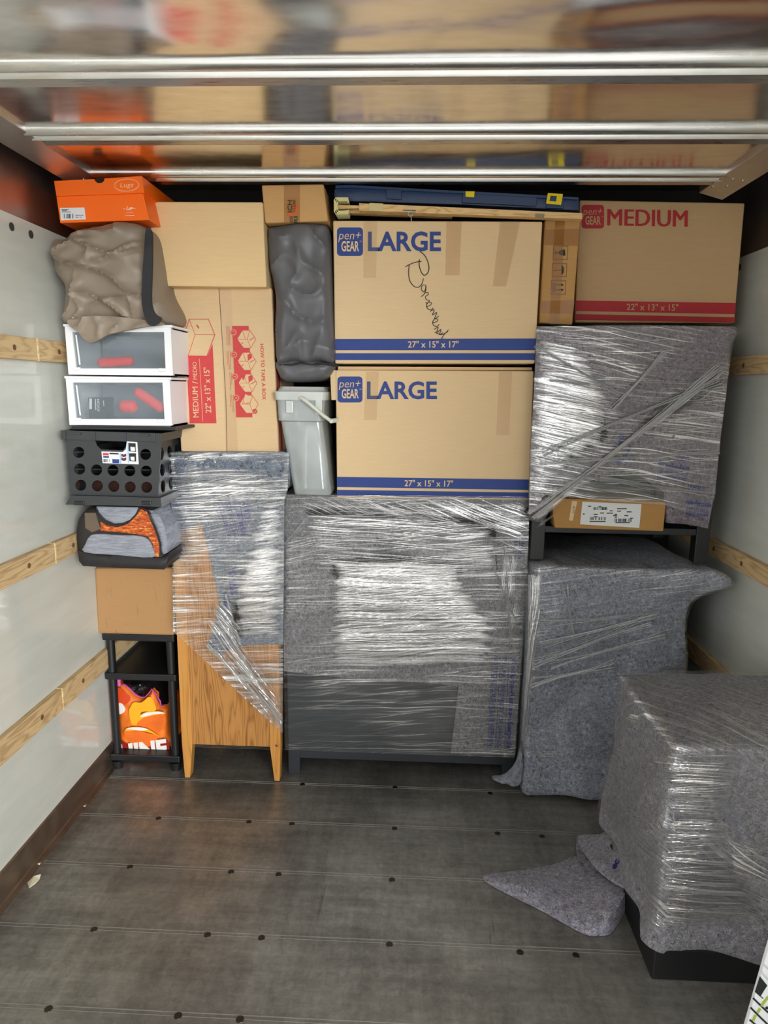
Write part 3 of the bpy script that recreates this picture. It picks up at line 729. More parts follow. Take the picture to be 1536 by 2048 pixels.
solid('strap', smooth_poly([(291,460),(303,463),(304,510),(303,560),(302,600),(308,625),(322,638),(305,652),(291,640),(283,600),(284,560),(288,510)], 4), 2.128, .01, F_strap, tD, step=6, disp=lambda x, y, p: .004*nz(x/30, y/30))
# ---- grey cover bag
F_grey = plain('dark_grey_nylon', (96, 96, 99), .42, var=.06, scale=6, bump=.05, bscale=300)
tG = thing('grey_cover', W(610, 766, 2.4), 'tall dark grey fabric cover standing between cartons, black piped hem', 'bag')
def wg(x, y, p):
    k = max(0, (y-560)/170)
    return (.016*max(0, ridged((x+y*.12)/30, y/140, 5))**3*k+.016*max(0, ridged((x-y*.2)/60, y/80, 2))**4+.012*nz(x/35, y/60, 2))*min(1, p*1.5)
solid('cover_body', smooth_poly([(537,462),(560,452),(610,447),(650,450),(660,470),(664,540),(668,640),(671,722),(640,724),(612,727),(585,723),(556,728),(551,660),(552,600),(546,560),(538,520)], 4), 2.36, .28, F_grey, tG, step=4.5, R=32, rnd=.045, disp=wg, back=.05)
solid('cover_bottom', smooth_poly([(554,722),(610,718),(668,722),(664,745),(645,760),(600,764),(568,762),(556,745)], 4), 2.37, .26, F_grey, tG, step=5, R=22, rnd=.04, disp=lambda x, y, p: .01*ridged(x/26, y/18, 3)*p)
mb = MB(); pts = [(551,727),(560,731),(585,730),(603,726),(622,731),(645,726),(668,730),(673,731)]
mb.tube([W(x, y, 2.33)+Vector((0, 0 if 0 < i < 7 else .03, 0)) for i, (x, y) in enumerate(pts)], .0042, 8); mb.build('piping', F_strap, tG, smooth=True)
# ---- blue case, wooden bars
M_navy = plain('navy_plastic', (38, 60, 98), .38, var=.05)
tT = thing('blue_plastic_case', W(910, 410, 2.5), 'long flat navy blue plastic case with yellow tags, lying on top', 'case')
Yt = 2.36
cbo = solid('case_body', [(674,374),(700,373),(930,382),(1120,392),(1157,397),(1158,420),(1120,419),(930,409),(700,402),(676,402),(669,396),(669,380)], Yt, .42, M_navy, tT, step=14, R=7, rnd=.006)
for q in ([(772,377),(803,378),(803,399),(772,397)], [(926,385),(1075,392),(1073,412),(924,405)], [(1093,394),(1128,396),(1128,417),(1093,416)]): MB().hexa(quadpts(q, Yt-.011), .012).build('raised_rib', M_navy, cbo, bevel=.002)
solid('case_rim', [(671,371),(700,370),(1157,395),(1157,399),(700,375),(671,376)], Yt-.014, .43, M_navy, tT, smooth=False)
p = Print(Yt-.014, .002); p.poly([(931,383),(949,383),(948,395),(931,394)], 0); p.build('yellow_tag', [I_yel], tT)
solid('yellow_tag', [(1096,386),(1126,388),(1122,410),(1092,407)], Yt-.018, .002, I_yel, tT, holes=[[(1101,391),(1114,392),(1112,403),(1099,402)]], smooth=False)
M_pine = wood('light_pine', (228, 190, 132), (200, 152, 92), (1, 6, 6), 2, .5)
tW = thing('folded_wooden_rack', W(900, 430, 2.4), 'light pine bars with cream end bracket and screw eye on upper large box', 'rack')
Yw = 2.325
b1 = MB().hexa(quadpts([(718,406),(900,414),(1165,427),(1165,439),(900,428),(718,421)], Yw)[:1]+quadpts([(1165,426),(1165,438),(718,421)], Yw), .035).build('wooden_bar', M_pine, tW, bevel=.0015)
b2 = MB().hexa(quadpts([(676,410),(720,411),(720,416),(676,418)], Yw+.01), .02).build('wooden_bar', M_pine, tW)
b3 = MB().hexa(quadpts([(690,416),(905,424),(905,434),(690,426)], Yw+.045), .03).build('wooden_bar', M_pine, tW, bevel=.001)
b4 = MB().hexa(quadpts([(718,402),(1150,424),(1150,434),(718,414)], Yw+.12), .03).build('wooden_bar', M_pine, tW, bevel=.001)
M_cream = plain('cream_plastic', (226, 220, 160), .45)
mb = MB()
for k in range(3):
    o_ = k*2.6
    pts = [(697-o_*.2, 405.5-o_*-.1+o_*0), (696, 396+o_), (671+o_, 396+o_), (669+o_, 400+o_), (669+o_, 424-o_), (672+o_, 428-o_), (696, 427-o_), (697, 420)]
    mb.tube([W(x, y, Yw-.02) for x, y in pts], .0021, 6); mb.tube([W(x, y, Yw+.05) for x, y in pts], .0021, 6)
    for a, b in zip(pts[:-1], pts[1:]):
        A, B = W(*a, Yw-.02), W(*b, Yw-.02); mb.add([A, B, B+Vector((0, .07, 0)), A+Vector((0, .07, 0))], [(0, 1, 2, 3)])
mb.build('end_bracket', M_cream, tW)['label'] = 'nested cream plastic end bracket'
mb = MB(); mb.hexa(quadpts([(739,406),(766,407),(765,422),(738,421)], Yw-.004), .004); mb.build('metal_plate', plain('brass_plate', (216, 196, 140), .4), tW)
mb = MB(); c = W(821, 427, Yw-.006); mb.tube([c+Vector((.008*math.cos(t), 0, .008*math.sin(t))) for t in np.linspace(.3, 2*PI, 14)], .0016, 6); mb.tube([W(822, 430, Yw-.006), W(823, 443, Yw-.006)], .0016, 6)
mb.tube([W(806, 422, Yw-.004), W(832, 423, Yw-.004)], .0035, 6)
mb.build('screw_eye', M_bolt, tW, smooth=True)
mb = MB(); mb.hexa(quadpts([(1071,427),(1089,428),(1088,436),(1070,435)], Yw-.002), .003); mb.build('metal_plate', plain('dull_plate', (150, 138, 105), .4), tW)

# ---- clear container
K_body = clear('frosted_clear_plastic', (.95, .98, .98), .40, .06, .14, (.86, .92, .91)); K_lid = clear('milky_lid_plastic', (.95, .97, .96), .6, .06, .2, (.90, .94, .90)); M_handle = plain('ivory_handle', (226, 230, 214), .4, var=.02)
Yc = 2.33
tC = thing('food_container', W(628, 990, 2.4), 'tall clear plastic container with lid and swing handle beside lower large box', 'container')
def tap(x0, x1, y0, y1, d): return (x0, x1, y0, y1, d)
def rings(parent, name, mat, secs, smooth=True):
    """secs: list of (z, xa, xb, ya, yb, r) rounded rectangles stacked upward"""
    vs = []; fs = []; n = 0
    for (z, xa, xb, ya, yb, r) in secs:
        k = 0
        for cx, cy, a in ((xb-r, yb-r, 0), (xa+r, yb-r, 1), (xa+r, ya+r, 2), (xb-r, ya+r, 3)):
            for j in range(5): t = (a+j/4)*PI/2; vs.append((cx+r*math.cos(t), cy+r*math.sin(t), z)); k += 1
        n = k
    for i in range(len(secs)-1):
        for j in range(n): fs.append((i*n+j, i*n+(j+1) % n, (i+1)*n+(j+1) % n, (i+1)*n+j))
    fs.append(tuple(range(n))); fs.append(tuple(range((len(secs)-1)*n, len(secs)*n)))
    return mesh(name, vs, fs, mat, parent, smooth=smooth)
zb = W(620, 990, Yc).z; zt = W(600, 800, Yc).z; xb0, xb1 = W(587, 990, Yc).x, W(662, 985, Yc).x; xt0, xt1 = W(556, 800, Yc).x, W(648, 800, Yc).x
rings(tC, 'container_body', K_body, [(zb, xb0+.004, xb1-.004, Yc+.004, Yc+.25, .015), (zb+.006, xb0, xb1, Yc, Yc+.26, .018), (zt-.075, xt0+.007, xt1-.007, Yc-.004, Yc+.27, .02), (zt-.07, xt0, xt1, Yc-.012, Yc+.28, .02), (zt, xt0-.004, xt1+.002, Yc-.014, Yc+.285, .02)])
rings(tC, 'lid', K_lid, [(zt, xt0-.008, xt1+.008, Yc-.022, Yc+.29, .018), (zt+.028, xt0-.010, xt1+.010, Yc-.024, Yc+.292, .018), (zt+.030, xt0-.002, xt1+.004, Yc-.016, Yc+.285, .02), (zt+.045, xt0+.006, xt1-.002, Yc-.006, Yc+.28, .02)])
mb = MB(); hp = [(600,795),(606,797),(628,815),(648,832),(662,842)]
mb.tube([W(x, y, Yc-.03) for x, y in hp], [.010, .016, .0145, .0145, .014], 12, flat=.45); mb.tube([W(662,842,Yc-.03), W(662,842,Yc-.03)+Vector((.012,.05,.0)), W(662,842,Yc-.03)+Vector((.014,.3,.01))], .008, 8)
mb.build('handle', M_handle, tC, smooth=True)
MB().box((xt0+.03, Yc-.020, zt-.045), (xt0+.055, Yc-.010, zt-.002)).build('latch', K_lid, tC, bevel=.003)
MB().box((xt1-.028, Yc-.022, zt-.05), (xt1-.004, Yc-.010, zt+.01)).build('latch', K_lid, tC, bevel=.003)
rings(tC, 'inner_liner', clear('inner_bag_film', (.9, .93, .92), .25, .12, .1, (.8, .84, .83)), [(zb+.02, xb0+.02, xb1-.015, Yc+.02, Yc+.22, .02), (zb+.15, xb0+.012, xb1-.02, Yc+.03, Yc+.2, .03), (zb+.24, xb0+.02, xb1-.05, Yc+.05, Yc+.18, .02)])

# ---- white drawer units
G_front = clear('frosted_drawer_front', (.95, .97, .98), .13, -.015, .10, (.44, .50, .54)); M_in = plain('drawer_inside', (118, 126, 134), .7)
def drawer_unit(q, hole, Y, label, lipy):
    P = quadpts(q, Y); t = thing('drawer_unit', (P[2]+P[3])/2+Vector((0, .18, 0)), label, 'drawer unit', 'white drawer units')
    z0 = min(P[2].z, P[3].z); z1 = max(P[0].z, P[1].z); x0 = (P[0].x+P[3].x)/2; x1 = (P[1].x+P[2].x)/2; d = .36; th = .006
    solid('front_frame', q, Y, .014, M_white, t, holes=[hole], smooth=False)
    b = MB().box((x0+.004, Y+.014, z1-th-.006), (x1-.002, Y+d, z1-.006)).box((x0+.004, Y+.014, z0), (x1-.002, Y+d, z0+th)).box((x0+.004, Y+.014, z0), (x0+.004+th, Y+d, z1-.006)).box((x1-.002-th, Y+.014, z0), (x1-.002, Y+d, z1-.006)).box((x0+.004, Y+d-th, z0), (x1-.002, Y+d, z1-.006))
    b.build('cabinet_shell', M_white, t)
    MB().box((x0-.004, Y-.004, z1-.008), (x1+.006, Y+d, z1)).build('top_rim', M_white, t, bevel=.002)
    # drawer: frosted front, tray behind it
    h = [W(x, y, Y) for x, y in hole]; hx0 = min(p.x for p in h); hx1 = max(p.x for p in h); hz0 = min(p.z for p in h); hz1 = max(p.z for p in h)
    dr = MB().box((hx0-.003, Y+.004, hz0-.003), (hx1+.003, Y+.007, hz1+.003)).build('drawer_front', G_front, t)
    MB().box((hx0+.004, Y+.012, hz0-.004), (hx1-.004, Y+d-.03, hz0)).box((hx0+.004, Y+.2, hz0), (hx1-.004, Y+.204, hz1-.01)).build('drawer_tray', M_in, t)
    a = W(hole[0][0]+8, 0, Y).x
    MB().tube([(hx0+.012, Y+.001, hz1-.012), (hx0+.018, Y+.001, hz0+.012)], .0028, 8).build('edge_bead', M_white, dr, smooth=True)
    x2 = hx0+.02; x3 = hx1-.022
    MB().box((hx0-.002, Y-.006, hz0-.006), (x2, Y+.004, hz0+.004)).build('pull_lip', M_white, dr, bevel=.0015)
    MB().box((x3, Y-.006, hz0-.006), (hx1+.002, Y+.004, hz0+.004)).build('pull_lip', M_white, dr, bevel=.0015)
    return t, (hx0, hx1, hz0, hz1)
Yd = 2.185
t1, b1_ = drawer_unit([(129,649),(341,650),(346,751),(137,749)], [(144,664),(328,664),(331,737),(152,737)], Yd, 'upper white drawer unit, one red item inside its frosted front', 0)
t2, b2_ = drawer_unit([(131,752),(339,755),(344,851),(139,850)], [(145,765),(325,765),(329,838),(152,838)], Yd, 'lower white drawer unit with two red items and a printed box inside', 0)
M_red = plain('red_plastic', (245, 34, 30), .5, var=.04)
def capsule(nm, a, b, r, label, group=None):
    a, b = Vector(a), Vector(b); n = 8; pts = []; rs = []
    d = (b-a).normalized()
    for k in range(n): t = PI/2*k/(n-1); pts.append(a+d*r*(1-math.sin(t)) if 0 else a-d*r*math.cos(t)+d*r); rs.append(max(.001, r*math.sin(t)))
    for k in range(n): t = PI/2*k/(n-1); pts.append(b+d*r*math.sin(t)-d*r); rs.append(max(.001, r*math.cos(t)))
    o = MB().tube(pts, rs, 14).build(nm, M_red, None, smooth=True); return tag(o, label, 'bundle')
capsule('red_pouch', W(195, 726, Yd+.026), W(268, 722, Yd+.032), .016, 'red rounded pouch lying in the upper drawer unit')
capsule('red_tube', W(270, 780, Yd+.028), W(328, 820, Yd+.027), .017, 'diagonal red tube at the right of the lower drawer unit')
capsule('red_ball', W(238, 812, Yd+.031), W(276, 814, Yd+.031), .021, 'round red bundle in the middle of the lower drawer unit')
t_ = thing('product_box', W(195, 836, Yd+.06), 'dark product box with vertical white print inside lower drawer unit', 'box')
MB().hexa(quadpts([(176,795),(214,794),(214,836),(178,836)], Yd+.03), .05).build('box_body', plain('dark_carton', (52, 56, 60), .6), t_)
p = Print(Yd+.03); p.rect(179, 797, 184, 818, 0); p.text('AVOM', 200, 823, 5, 25, 0, 1, -92, .02); p.line([(191,798),(192,820)], 1.6, 0); p.line([(207,801),(208,812)], 1.2, 0); p.build('printed_graphics', [I_white], t_)

# ---- black crate
Ycr = 2.165
tR = thing('storage_crate', W(230, 1010, 2.35), 'charcoal plastic milk crate with round holes and a product label', 'crate')
def zc(x, y): return (100+x*280/1536, 640+y*280/1536)
def circ(x, y, r, n=20): a = [(x+r*math.cos(-2*PI*k/n), y+r*math.sin(-2*PI*k/n)) for k in range(n)]; return [zc(*q) for q in a]
hl = [circ(x, y, 61) for x, y in ((315,1452),(1047,1475),(325,1635),(510,1645),(690,1650),(875,1655),(1055,1658),(338,1813),(520,1820),(700,1825),(880,1832),(1060,1835))]
hl.append([zc(*q) for q in ((495,1322),(840,1335),(835,1385),(800,1430),(560,1420),(515,1380))])
fr = [zc(*q) for q in ((170,1300),(1220,1330),(1185,1945),(222,1925))]
solid('front_wall', fr, Ycr, .006, M_crate, tR, holes=hl, smooth=False)
A = W(*zc(175,1300), Ycr); B = W(*zc(1190,1335), Ycr); Cq = W(*zc(1185,1945), Ycr); D_ = W(*zc(222,1925), Ycr)
mb = MB()
dd = .33
def crate_side(x, sgn):
    # side wall with a grid of round holes
    out = [(0, 0), (dd, 0), (dd, 1), (0, 1)]; z0, z1 = Cq.z, B.z; ar = (z1-z0); hs = []
    for r_ in range(3):
        for c_ in range(4): cx, cy = .05+c_*.075, (.16+r_*.30)*ar; hs.append([(cx+.021*math.cos(-2*PI*k/14), (cy+.021*math.sin(-2*PI*k/14))/1) for k in range(14)])
    V, T = cdt([(0, 0), (dd, 0), (dd, ar), (0, ar)], hs)
    f = [Vector((x, Ycr+a, z0+b)) for a, b in V]; n = len(f); g_ = [q+Vector((.005*sgn, 0, 0)) for q in f]
    mb.add(f+g_, [tuple(t) for t in T]+[tuple(i+n for i in t) for t in T])
crate_side(Cq.x, -1); mb.build('side_wall', M_crate, tR); mb = MB(); crate_side(D_.x, 1); mb.build('side_wall', M_crate, tR)
MB().box((D_.x, Ycr+dd-.006, D_.z), (Cq.x, Ycr+dd, B.z)).build('rear_wall', M_black, tR)
# rim with ribs
rim = [zc(*q) for q in ((115,1212),(1225,1245),(1215,1335),(125,1310))]
rimo = solid('rim', rim, Ycr-.012, .36, M_crate, tR, holes=[], smooth=False)
for x in (160, 482, 822, 1145): MB().hexa(quadpts([zc(x, 1215+x*.025), zc(x+8, 1215+x*.025), zc(x+8, 1320+x*.012), zc(x, 1320+x*.012)], Ycr-.016), .008).build('rim_rib', M_crate, rimo, bevel=.001)
for x in (210, 960): MB().hexa(quadpts([zc(x, 1225+x*.022), zc(x+130, 1228+x*.022), zc(x+120, 1255+x*.022), zc(x+10, 1252+x*.022)], Ycr-.017), .008).build('rim_clip', M_crate, rimo, bevel=.001)
def zc2(x, y): return (120+x*260/1536, 980+y*260/1536)
fbo = solid('flared_base', [zc2(*q) for q in ((125,65),(1190,95),(1200,200),(820,188),(64,172))], Ycr-.02, .36, M_crate, tR, smooth=False)
for a in (165, 960): MB().hexa(quadpts([zc2(a, 130), zc2(a+110, 132), zc2(a+125, 182), zc2(a, 178)], Ycr-.024), .008).build('foot_recess', M_black, fbo, bevel=.002)
MB().hexa(quadpts([zc(250,1165), zc(1390,1178), zc(1390,1215), zc(200,1205)], Ycr+.0), .33).build('flat_lid', M_black, tR, bevel=.003)
mb = MB(); mb.hexa(quadpts([zc(240,1760), zc(1150,1770), zc(1150,1900), zc(240,1890)], Ycr+.10), .20); o = mb.build('brown_folder_stack', plain('dark_rust_paper', (64, 28, 14), .7), None, bevel=.004); tag(o, 'rust brown contents seen through the lowest crate holes', 'folder stack')
mb = MB()
for k, yy in enumerate((1452, 1640)): mb.hexa(quadpts([zc(240, yy-10+20*0), zc(1150, yy), zc(1150, yy+12), zc(240, yy+2)], Ycr+.06), .2)
mb.hexa(quadpts([zc(380,1395), zc(395,1395), zc(400,1700), zc(385,1700)], Ycr+.03), .2)
mb.build('inner_rib', M_crate, tR)
p = Print(Ycr, .0015)
p.poly([zc(*q) for q in ((845,1330),(960,1340),(976,1583),(580,1570),(566,1442),(800,1448),(835,1415))], 0, 0)
def pz(q, m, l): p.poly([zc(*a) for a in q], m, l)
pz([(582,1458),(648,1460),(648,1485),(584,1484)], 1, 1); pz([(655,1455),(755,1460),(755,1475),(655,1472)], 3, 1); pz([(585,1490),(650,1492),(650,1512),(587,1510)], 2, 1); pz([(685,1525),(762,1528),(762,1572),(688,1570)], 2, 1); pz([(700,1480),(750,1482),(750,1520),(702,1518)], 0, 2)
pz([(862,1348),(942,1352),(945,1448),(866,1440)], 3, 1); pz([(868,1462),(946,1462),(948,1552),(875,1548)], 3, 1)
pz([(785,1465),(812,1475),(812,1505),(785,1495)], 4, 1); pz([(812,1475),(840,1465),(840,1495),(812,1505)], 4, 1); pz([(785,1505),(812,1515),(812,1548),(785,1536)], 4, 1); pz([(812,1515),(840,1505),(840,1536),(812,1548)], 4, 1)
pz([(885,1390),(935,1395),(935,1440),(888,1436)], 0, 2); pz([(885,1500),(930,1500),(930,1545),(890,1540)], 0, 2); pz([(765,1460),(780,1460),(785,1575),(770,1575)], 5, 1); pz([(850,1340),(862,1345),(868,1570),(856,1568)], 5, 1)
a, b = zc(590, 1525); c, d = zc(660, 1560); p.bars(a, b, c, d, 3, 1, 14, 5)
p.build('product_label', [M_paper, I_red, I_blue, I_black, ink('maroon_print', (96, 40, 46)), ink('light_blue_print', (150, 190, 226))], tR)

# ---- pet carrier
Ypc = 2.20
tK = thing('pet_carrier', W(240, 1134, 2.35), 'black mesh pet carrier with grey panels under the charcoal crate', 'pet carrier')
def mesh_fabric():
    m = Mat('black_mesh'); ck = m.n('ShaderNodeTexChecker'); ck.inputs['Scale'].default_value = 600; m.l(m.coord(rot=(0, .78, 0)), ck.inputs[0])
    return m.set(color=m.mix(ck.outputs['Fac'], lin(22, 22, 24), lin(48, 44, 40)), rough=.7)
M_pmesh = mesh_fabric()
def heather():
    m = Mat('heather_grey_fabric'); f = m.noise(m.coord((25, 25, 260)), 1, 4, .7)
    return m.set(color=m.ramp(f, [(.3, lin(108, 112, 120)), (.7, lin(160, 163, 172))]), rough=.85, normal=m.bump(f, .2, .002))
M_heath = heather()
M_cblk = plain('black_polyester', (34, 32, 33), .55, bump=.1, bscale=300)
out = smooth_poly([(172,1020),(200,1012),(290,1012),(310,1024),(322,1048),(331,1085),(337,1118),(328,1136),(240,1134),(172,1130),(158,1112),(154,1080),(156,1045)], 4)
solid('carrier_body', out, Ypc+.02, .36, M_pmesh, tK, step=6, R=22, rnd=.025, back=.02)
solid('bottom_band', [(155,1100),(170,1106),(250,1112),(322,1116),(338,1106),(340,1118),(328,1139),(240,1136),(166,1132),(158,1122)], Ypc-.010, .385, M_cblk, tK, step=9, R=9, rnd=.008)
def orange_mesh():
    m = Mat('orange_foil_behind_mesh'); f = m.noise(m.coord((60, 60, 190)), 1, 4, .7); ck = m.n('ShaderNodeTexChecker'); ck.inputs['Scale'].default_value = 600; m.l(m.coord(rot=(0, .78, 0)), ck.inputs[0])
    c = m.ramp(f, [(.35, lin(120, 40, 14)), (.52, lin(220, 96, 32)), (.66, lin(255, 190, 90))]); return m.set(color=m.mix(m.math('MULTIPLY', ck.outputs['Fac'], .45), c, lin(50, 24, 14)), rough=.4)
solid('mesh_window', [zc2(*q) for q in ((480,380),(560,420),(680,440),(800,400),(890,320),(950,225),(1040,260),(1090,400),(1150,560),(1180,700),(1165,790),(1110,790),(1100,640),(1040,550),(900,520),(700,500),(480,480))], Ypc-.008, .004, orange_mesh(), tK, smooth=False)['label'] = 'orange contents showing through the mesh window'
solid('mesh_window', [zc2(*q) for q in ((290,270),(420,270),(450,380),(480,460),(380,500),(300,450))], Ypc-.008, .004, plain('brown_behind_mesh', (98, 84, 68), .7), tK, smooth=False)
up_ = [zc2(*q) for q in ((430,195),(930,205),(895,280),(830,350),(740,390),(640,395),(540,350),(460,270))]
solid('upper_panel', up_, Ypc-.014, .008, M_heath, tK, step=5, R=5, rnd=.004)
solid('lower_panel', smooth_poly([zc2(*q) for q in ((290,735),(300,640),(340,560),(420,522),(700,535),(940,545),(1040,590),(1090,680),(1095,795),(700,770))], 3), Ypc-.014, .008, M_heath, tK, step=5, R=5, rnd=.004)
mb = MB(); mb.tube([W(*zc2(*q), Ypc-.016) for q in ((425,200),(455,275),(535,358),(640,405),(745,400),(835,360),(905,285),(940,210))], .0028, 6); mb.tube([W(*zc2(*q), Ypc-.012) for q in ((950,205),(1030,240),(1075,350),(1130,470),(1180,620),(1190,780))], .003, 6)
mb.build('piping', M_cblk, tK, smooth=True)
solid('side_panel', [zc2(*q) for q in ((1050,240),(1110,250),(1190,330),(1240,450),(1268,600),(1272,740),(1195,775),(1185,620),(1130,450),(1080,330))], Ypc+.006, .3, M_heath, tK, step=6, R=6, rnd=.008)

# ---- black rack
Yr = 2.41
zT = W(280, 1270, 2.385).z
xa, xb_ = -1.150, W(348, 1400, Yr).x
tQ = thing('plastic_shelf_rack', (-1.03, Yr+.17, 0), 'black plastic shelf rack with round posts, on floor in left corner', 'shelf')
def shelf(z, nm='shelf'):
    mb = MB(); mb.box((xa-.018, Yr-.02, z-.028), (xb_+.018, Yr+.35, z)); return mb.build(nm, M_black, tQ, bevel=.004)
zm = W(280, 1348, Yr-.02).z; zb_ = max(.03, W(290, 1511, Yr-.02).z)
shelf(zT); shelf(zm); shelf(zb_)
for yy in (Yr, Yr+.33):
    for xx in (xa+.004, xb_-.004):
        mb = MB(); mb.tube([(xx, yy, .03), (xx, yy, .032)], [.022, .022], 14); mb.tube([(xx, yy, .0), (xx, yy, .03)], [.019, .022], 14)
        mb.tube([(xx, yy, zb_), (xx, yy, zm-.028)], .0155, 14); mb.tube([(xx, yy, zm), (xx, yy, zT-.028)], .0155, 14); mb.build('post', M_black, tQ, smooth=True)
# shopping bag
tA = thing('shopping_bag', W(290, 1508, 2.44), 'orange printed shopping bag with pink trim on the black rack', 'bag')
def zb2(x, y): return (180+x*200/1280, 1240+y*200/1280)
def zz2(l): return [zb2(*q) for q in l]
Yb = 2.47
body = zz2([(330,840),(420,820),(500,880),(560,950),(640,1000),(700,1005),(770,930),(800,890),(850,960),(880,1060),(900,1110),(990,1130),(1000,1250),(990,1480),(1045,1500),(1040,1670),(900,1690),(800,1720),(660,1750),(440,1735),(400,1680),(385,1400),(370,1100)])
solid('bag_body', body, Yb, .16, plain('orange_bag_print', (240, 122, 36), .45, var=.12, scale=14), tA, step=4, R=14, rnd=.02, disp=lambda x, y, p: .006*nz(x/12, y/14)*p)
p = Print(Yb, .030)
def blob(l, m, ly): p.poly(zz2(smooth_poly(l, 4)), m, ly)
blob([(345,850),(420,830),(500,890),(560,960),(520,1020),(440,1050),(360,1020)], 1, 0); blob([(355,1040),(440,1020),(490,1080),(480,1130),(420,1160),(365,1130)], 2, 1)
blob([(600,1010),(700,1010),(790,940),(840,980),(880,1110),(760,1125),(620,1130),(560,1080)], 3, 1); blob([(540,1100),(600,1060),(690,1120),(660,1200),(600,1290),(560,1250)], 3, 2)
blob([(590,1290),(640,1200),(760,1130),(900,1120),(990,1140),(980,1160),(860,1170),(720,1210),(650,1290)], 3, 3); blob([(680,1190),(760,1140),(900,1128),(980,1140),(960,1152),(860,1160),(740,1190)], 2, 4)
blob([(640,1290),(720,1210),(860,1170),(990,1165),(995,1300),(900,1390),(780,1330)], 0, 4)
blob([(480,1380),(520,1335),(640,1318),(780,1345),(900,1420),(920,1440),(800,1390),(640,1365),(520,1375)], 3, 5); blob([(500,1345),(560,1325),(700,1325),(780,1350),(700,1365),(560,1350)], 2, 6)
blob([(480,1385),(560,1368),(680,1372),(800,1400),(910,1440),(820,1560),(640,1570),(520,1480)], 0, 6)
blob([(400,1560),(440,1500),(520,1540),(640,1590),(800,1540),(900,1500),(1000,1480),(1040,1520),(1035,1660),(800,1710),(660,1745),(440,1730),(400,1660)], 4, 2)
x, y = zb2(425, 1745); p.text('HINE', x, y, 30, 96, 2, 8, -7, .05)
p.build('bag_print', [plain('orange_fruit', (238, 112, 34), .45, var=.15, scale=20), plain('red_orange', (222, 74, 28), .45), I_white, plain('yellow_fruit', (246, 178, 30), .45), plain('maroon_band', (150, 26, 30), .5)], tA)
M_pink = plain('pink_trim', (222, 88, 170), .5)
mb = MB(); mb.tube([W(*zb2(*q), Yb-.022) for q in ((400,830),(450,830),(520,890),(580,950),(640,985),(700,990),(750,940),(790,885),(840,930),(890,1040),(920,1100),(960,1100))], .0052, 8, flat=.5)
mb.tube([W(*zb2(*q), Yb-.02) for q in ((355,745),(350,790),(355,840))], .0125, 8, flat=.5); mb.build('trim_binding', M_pink, tA, smooth=True)
solid('black_liner', zz2([(410,740),(800,745),(880,900),(990,1080),(900,1110),(800,900),(720,1000),(640,990),(560,930),(430,820)]), Yb+.03, .1, plain('black_bin_liner', (18, 18, 20), .25, bump=.5, bscale=30), tA, step=5, R=12, rnd=.03, disp=lambda x, y, p: .02*nz(x/7, y/7)*p)

# =================================================================== WRAPPED FURNITURE
B_blue = felt('felt_pad_blue_grey', (112, 119, 128), .5); B_grey = felt('felt_pad_grey', (126, 125, 126), .35); B_mauve = felt('felt_pad_mauve_grey', (122, 114, 119), .3)
B_low = felt('felt_pad_slate', (142, 145, 154), .5); B_front = felt('felt_pad_dark', (120, 118, 120), .5); B_flap = felt('felt_pad_floor', (138, 135, 142), .5)
M_oak = wood('honey_oak', (176, 124, 68), (128, 82, 38), (7, 7, .7), 1.0, .38, 2.0); M_oak2 = wood('honey_oak_post', (194, 138, 70), (172, 116, 52), (12, 12, .8), 1.0, .38, 1.0)
M_char = plain('charcoal_paint', (42, 46, 51), .45)
def crease(parent, pts, Y, w=2.0, nm='fold_edge', mat=None):
    """a folded pad edge: a low rounded ridge"""
    mb = MB(); mb.tube([W(x, y, Y) for x, y in pts], w*.0017, 7); return mb.build(nm, mat, parent, smooth=True)
def strands(parent, lines, Y, mat, nm='twisted_film_band', seed=1, n=5, spread=5, lift=.008, wob=1.6):
    """gathered ropes of stretch film: bunches of thin round strands"""
    r = random.Random(seed)
    for (a, b, w) in lines:
        mb = MB()
        for k in range(n):
            o1 = r.uniform(-1, 1)*spread*w; o2 = r.uniform(-1, 1)*spread*w; P = []
            L = math.hypot(b[0]-a[0], b[1]-a[1]); nx_, ny_ = -(b[1]-a[1])/L, (b[0]-a[0])/L; ph = r.uniform(0, 9)
            for i in range(15):
                t = i/14; o_ = o1+(o2-o1)*t; o_ *= (1-.65*math.sin(PI*t)); o_ += wob*math.sin(ph+t*5)*.5
                P.append(W(a[0]+(b[0]-a[0])*t+nx_*o_, a[1]+(b[1]-a[1])*t+ny_*o_, Y-lift*r.uniform(.6, 1.1)))
            mb.tube(P, [(.0004+.0005*w)+0*w*r.uniform(.3, 1)*math.sin(PI*min(max(i/14, .06), .94)) for i in range(15)], 5)
        mb.build(nm, mat, parent, smooth=True)
FM_strand = clear('film_strand', (.95, .96, .96), .22, .18, .12, (.9, .92, .92))

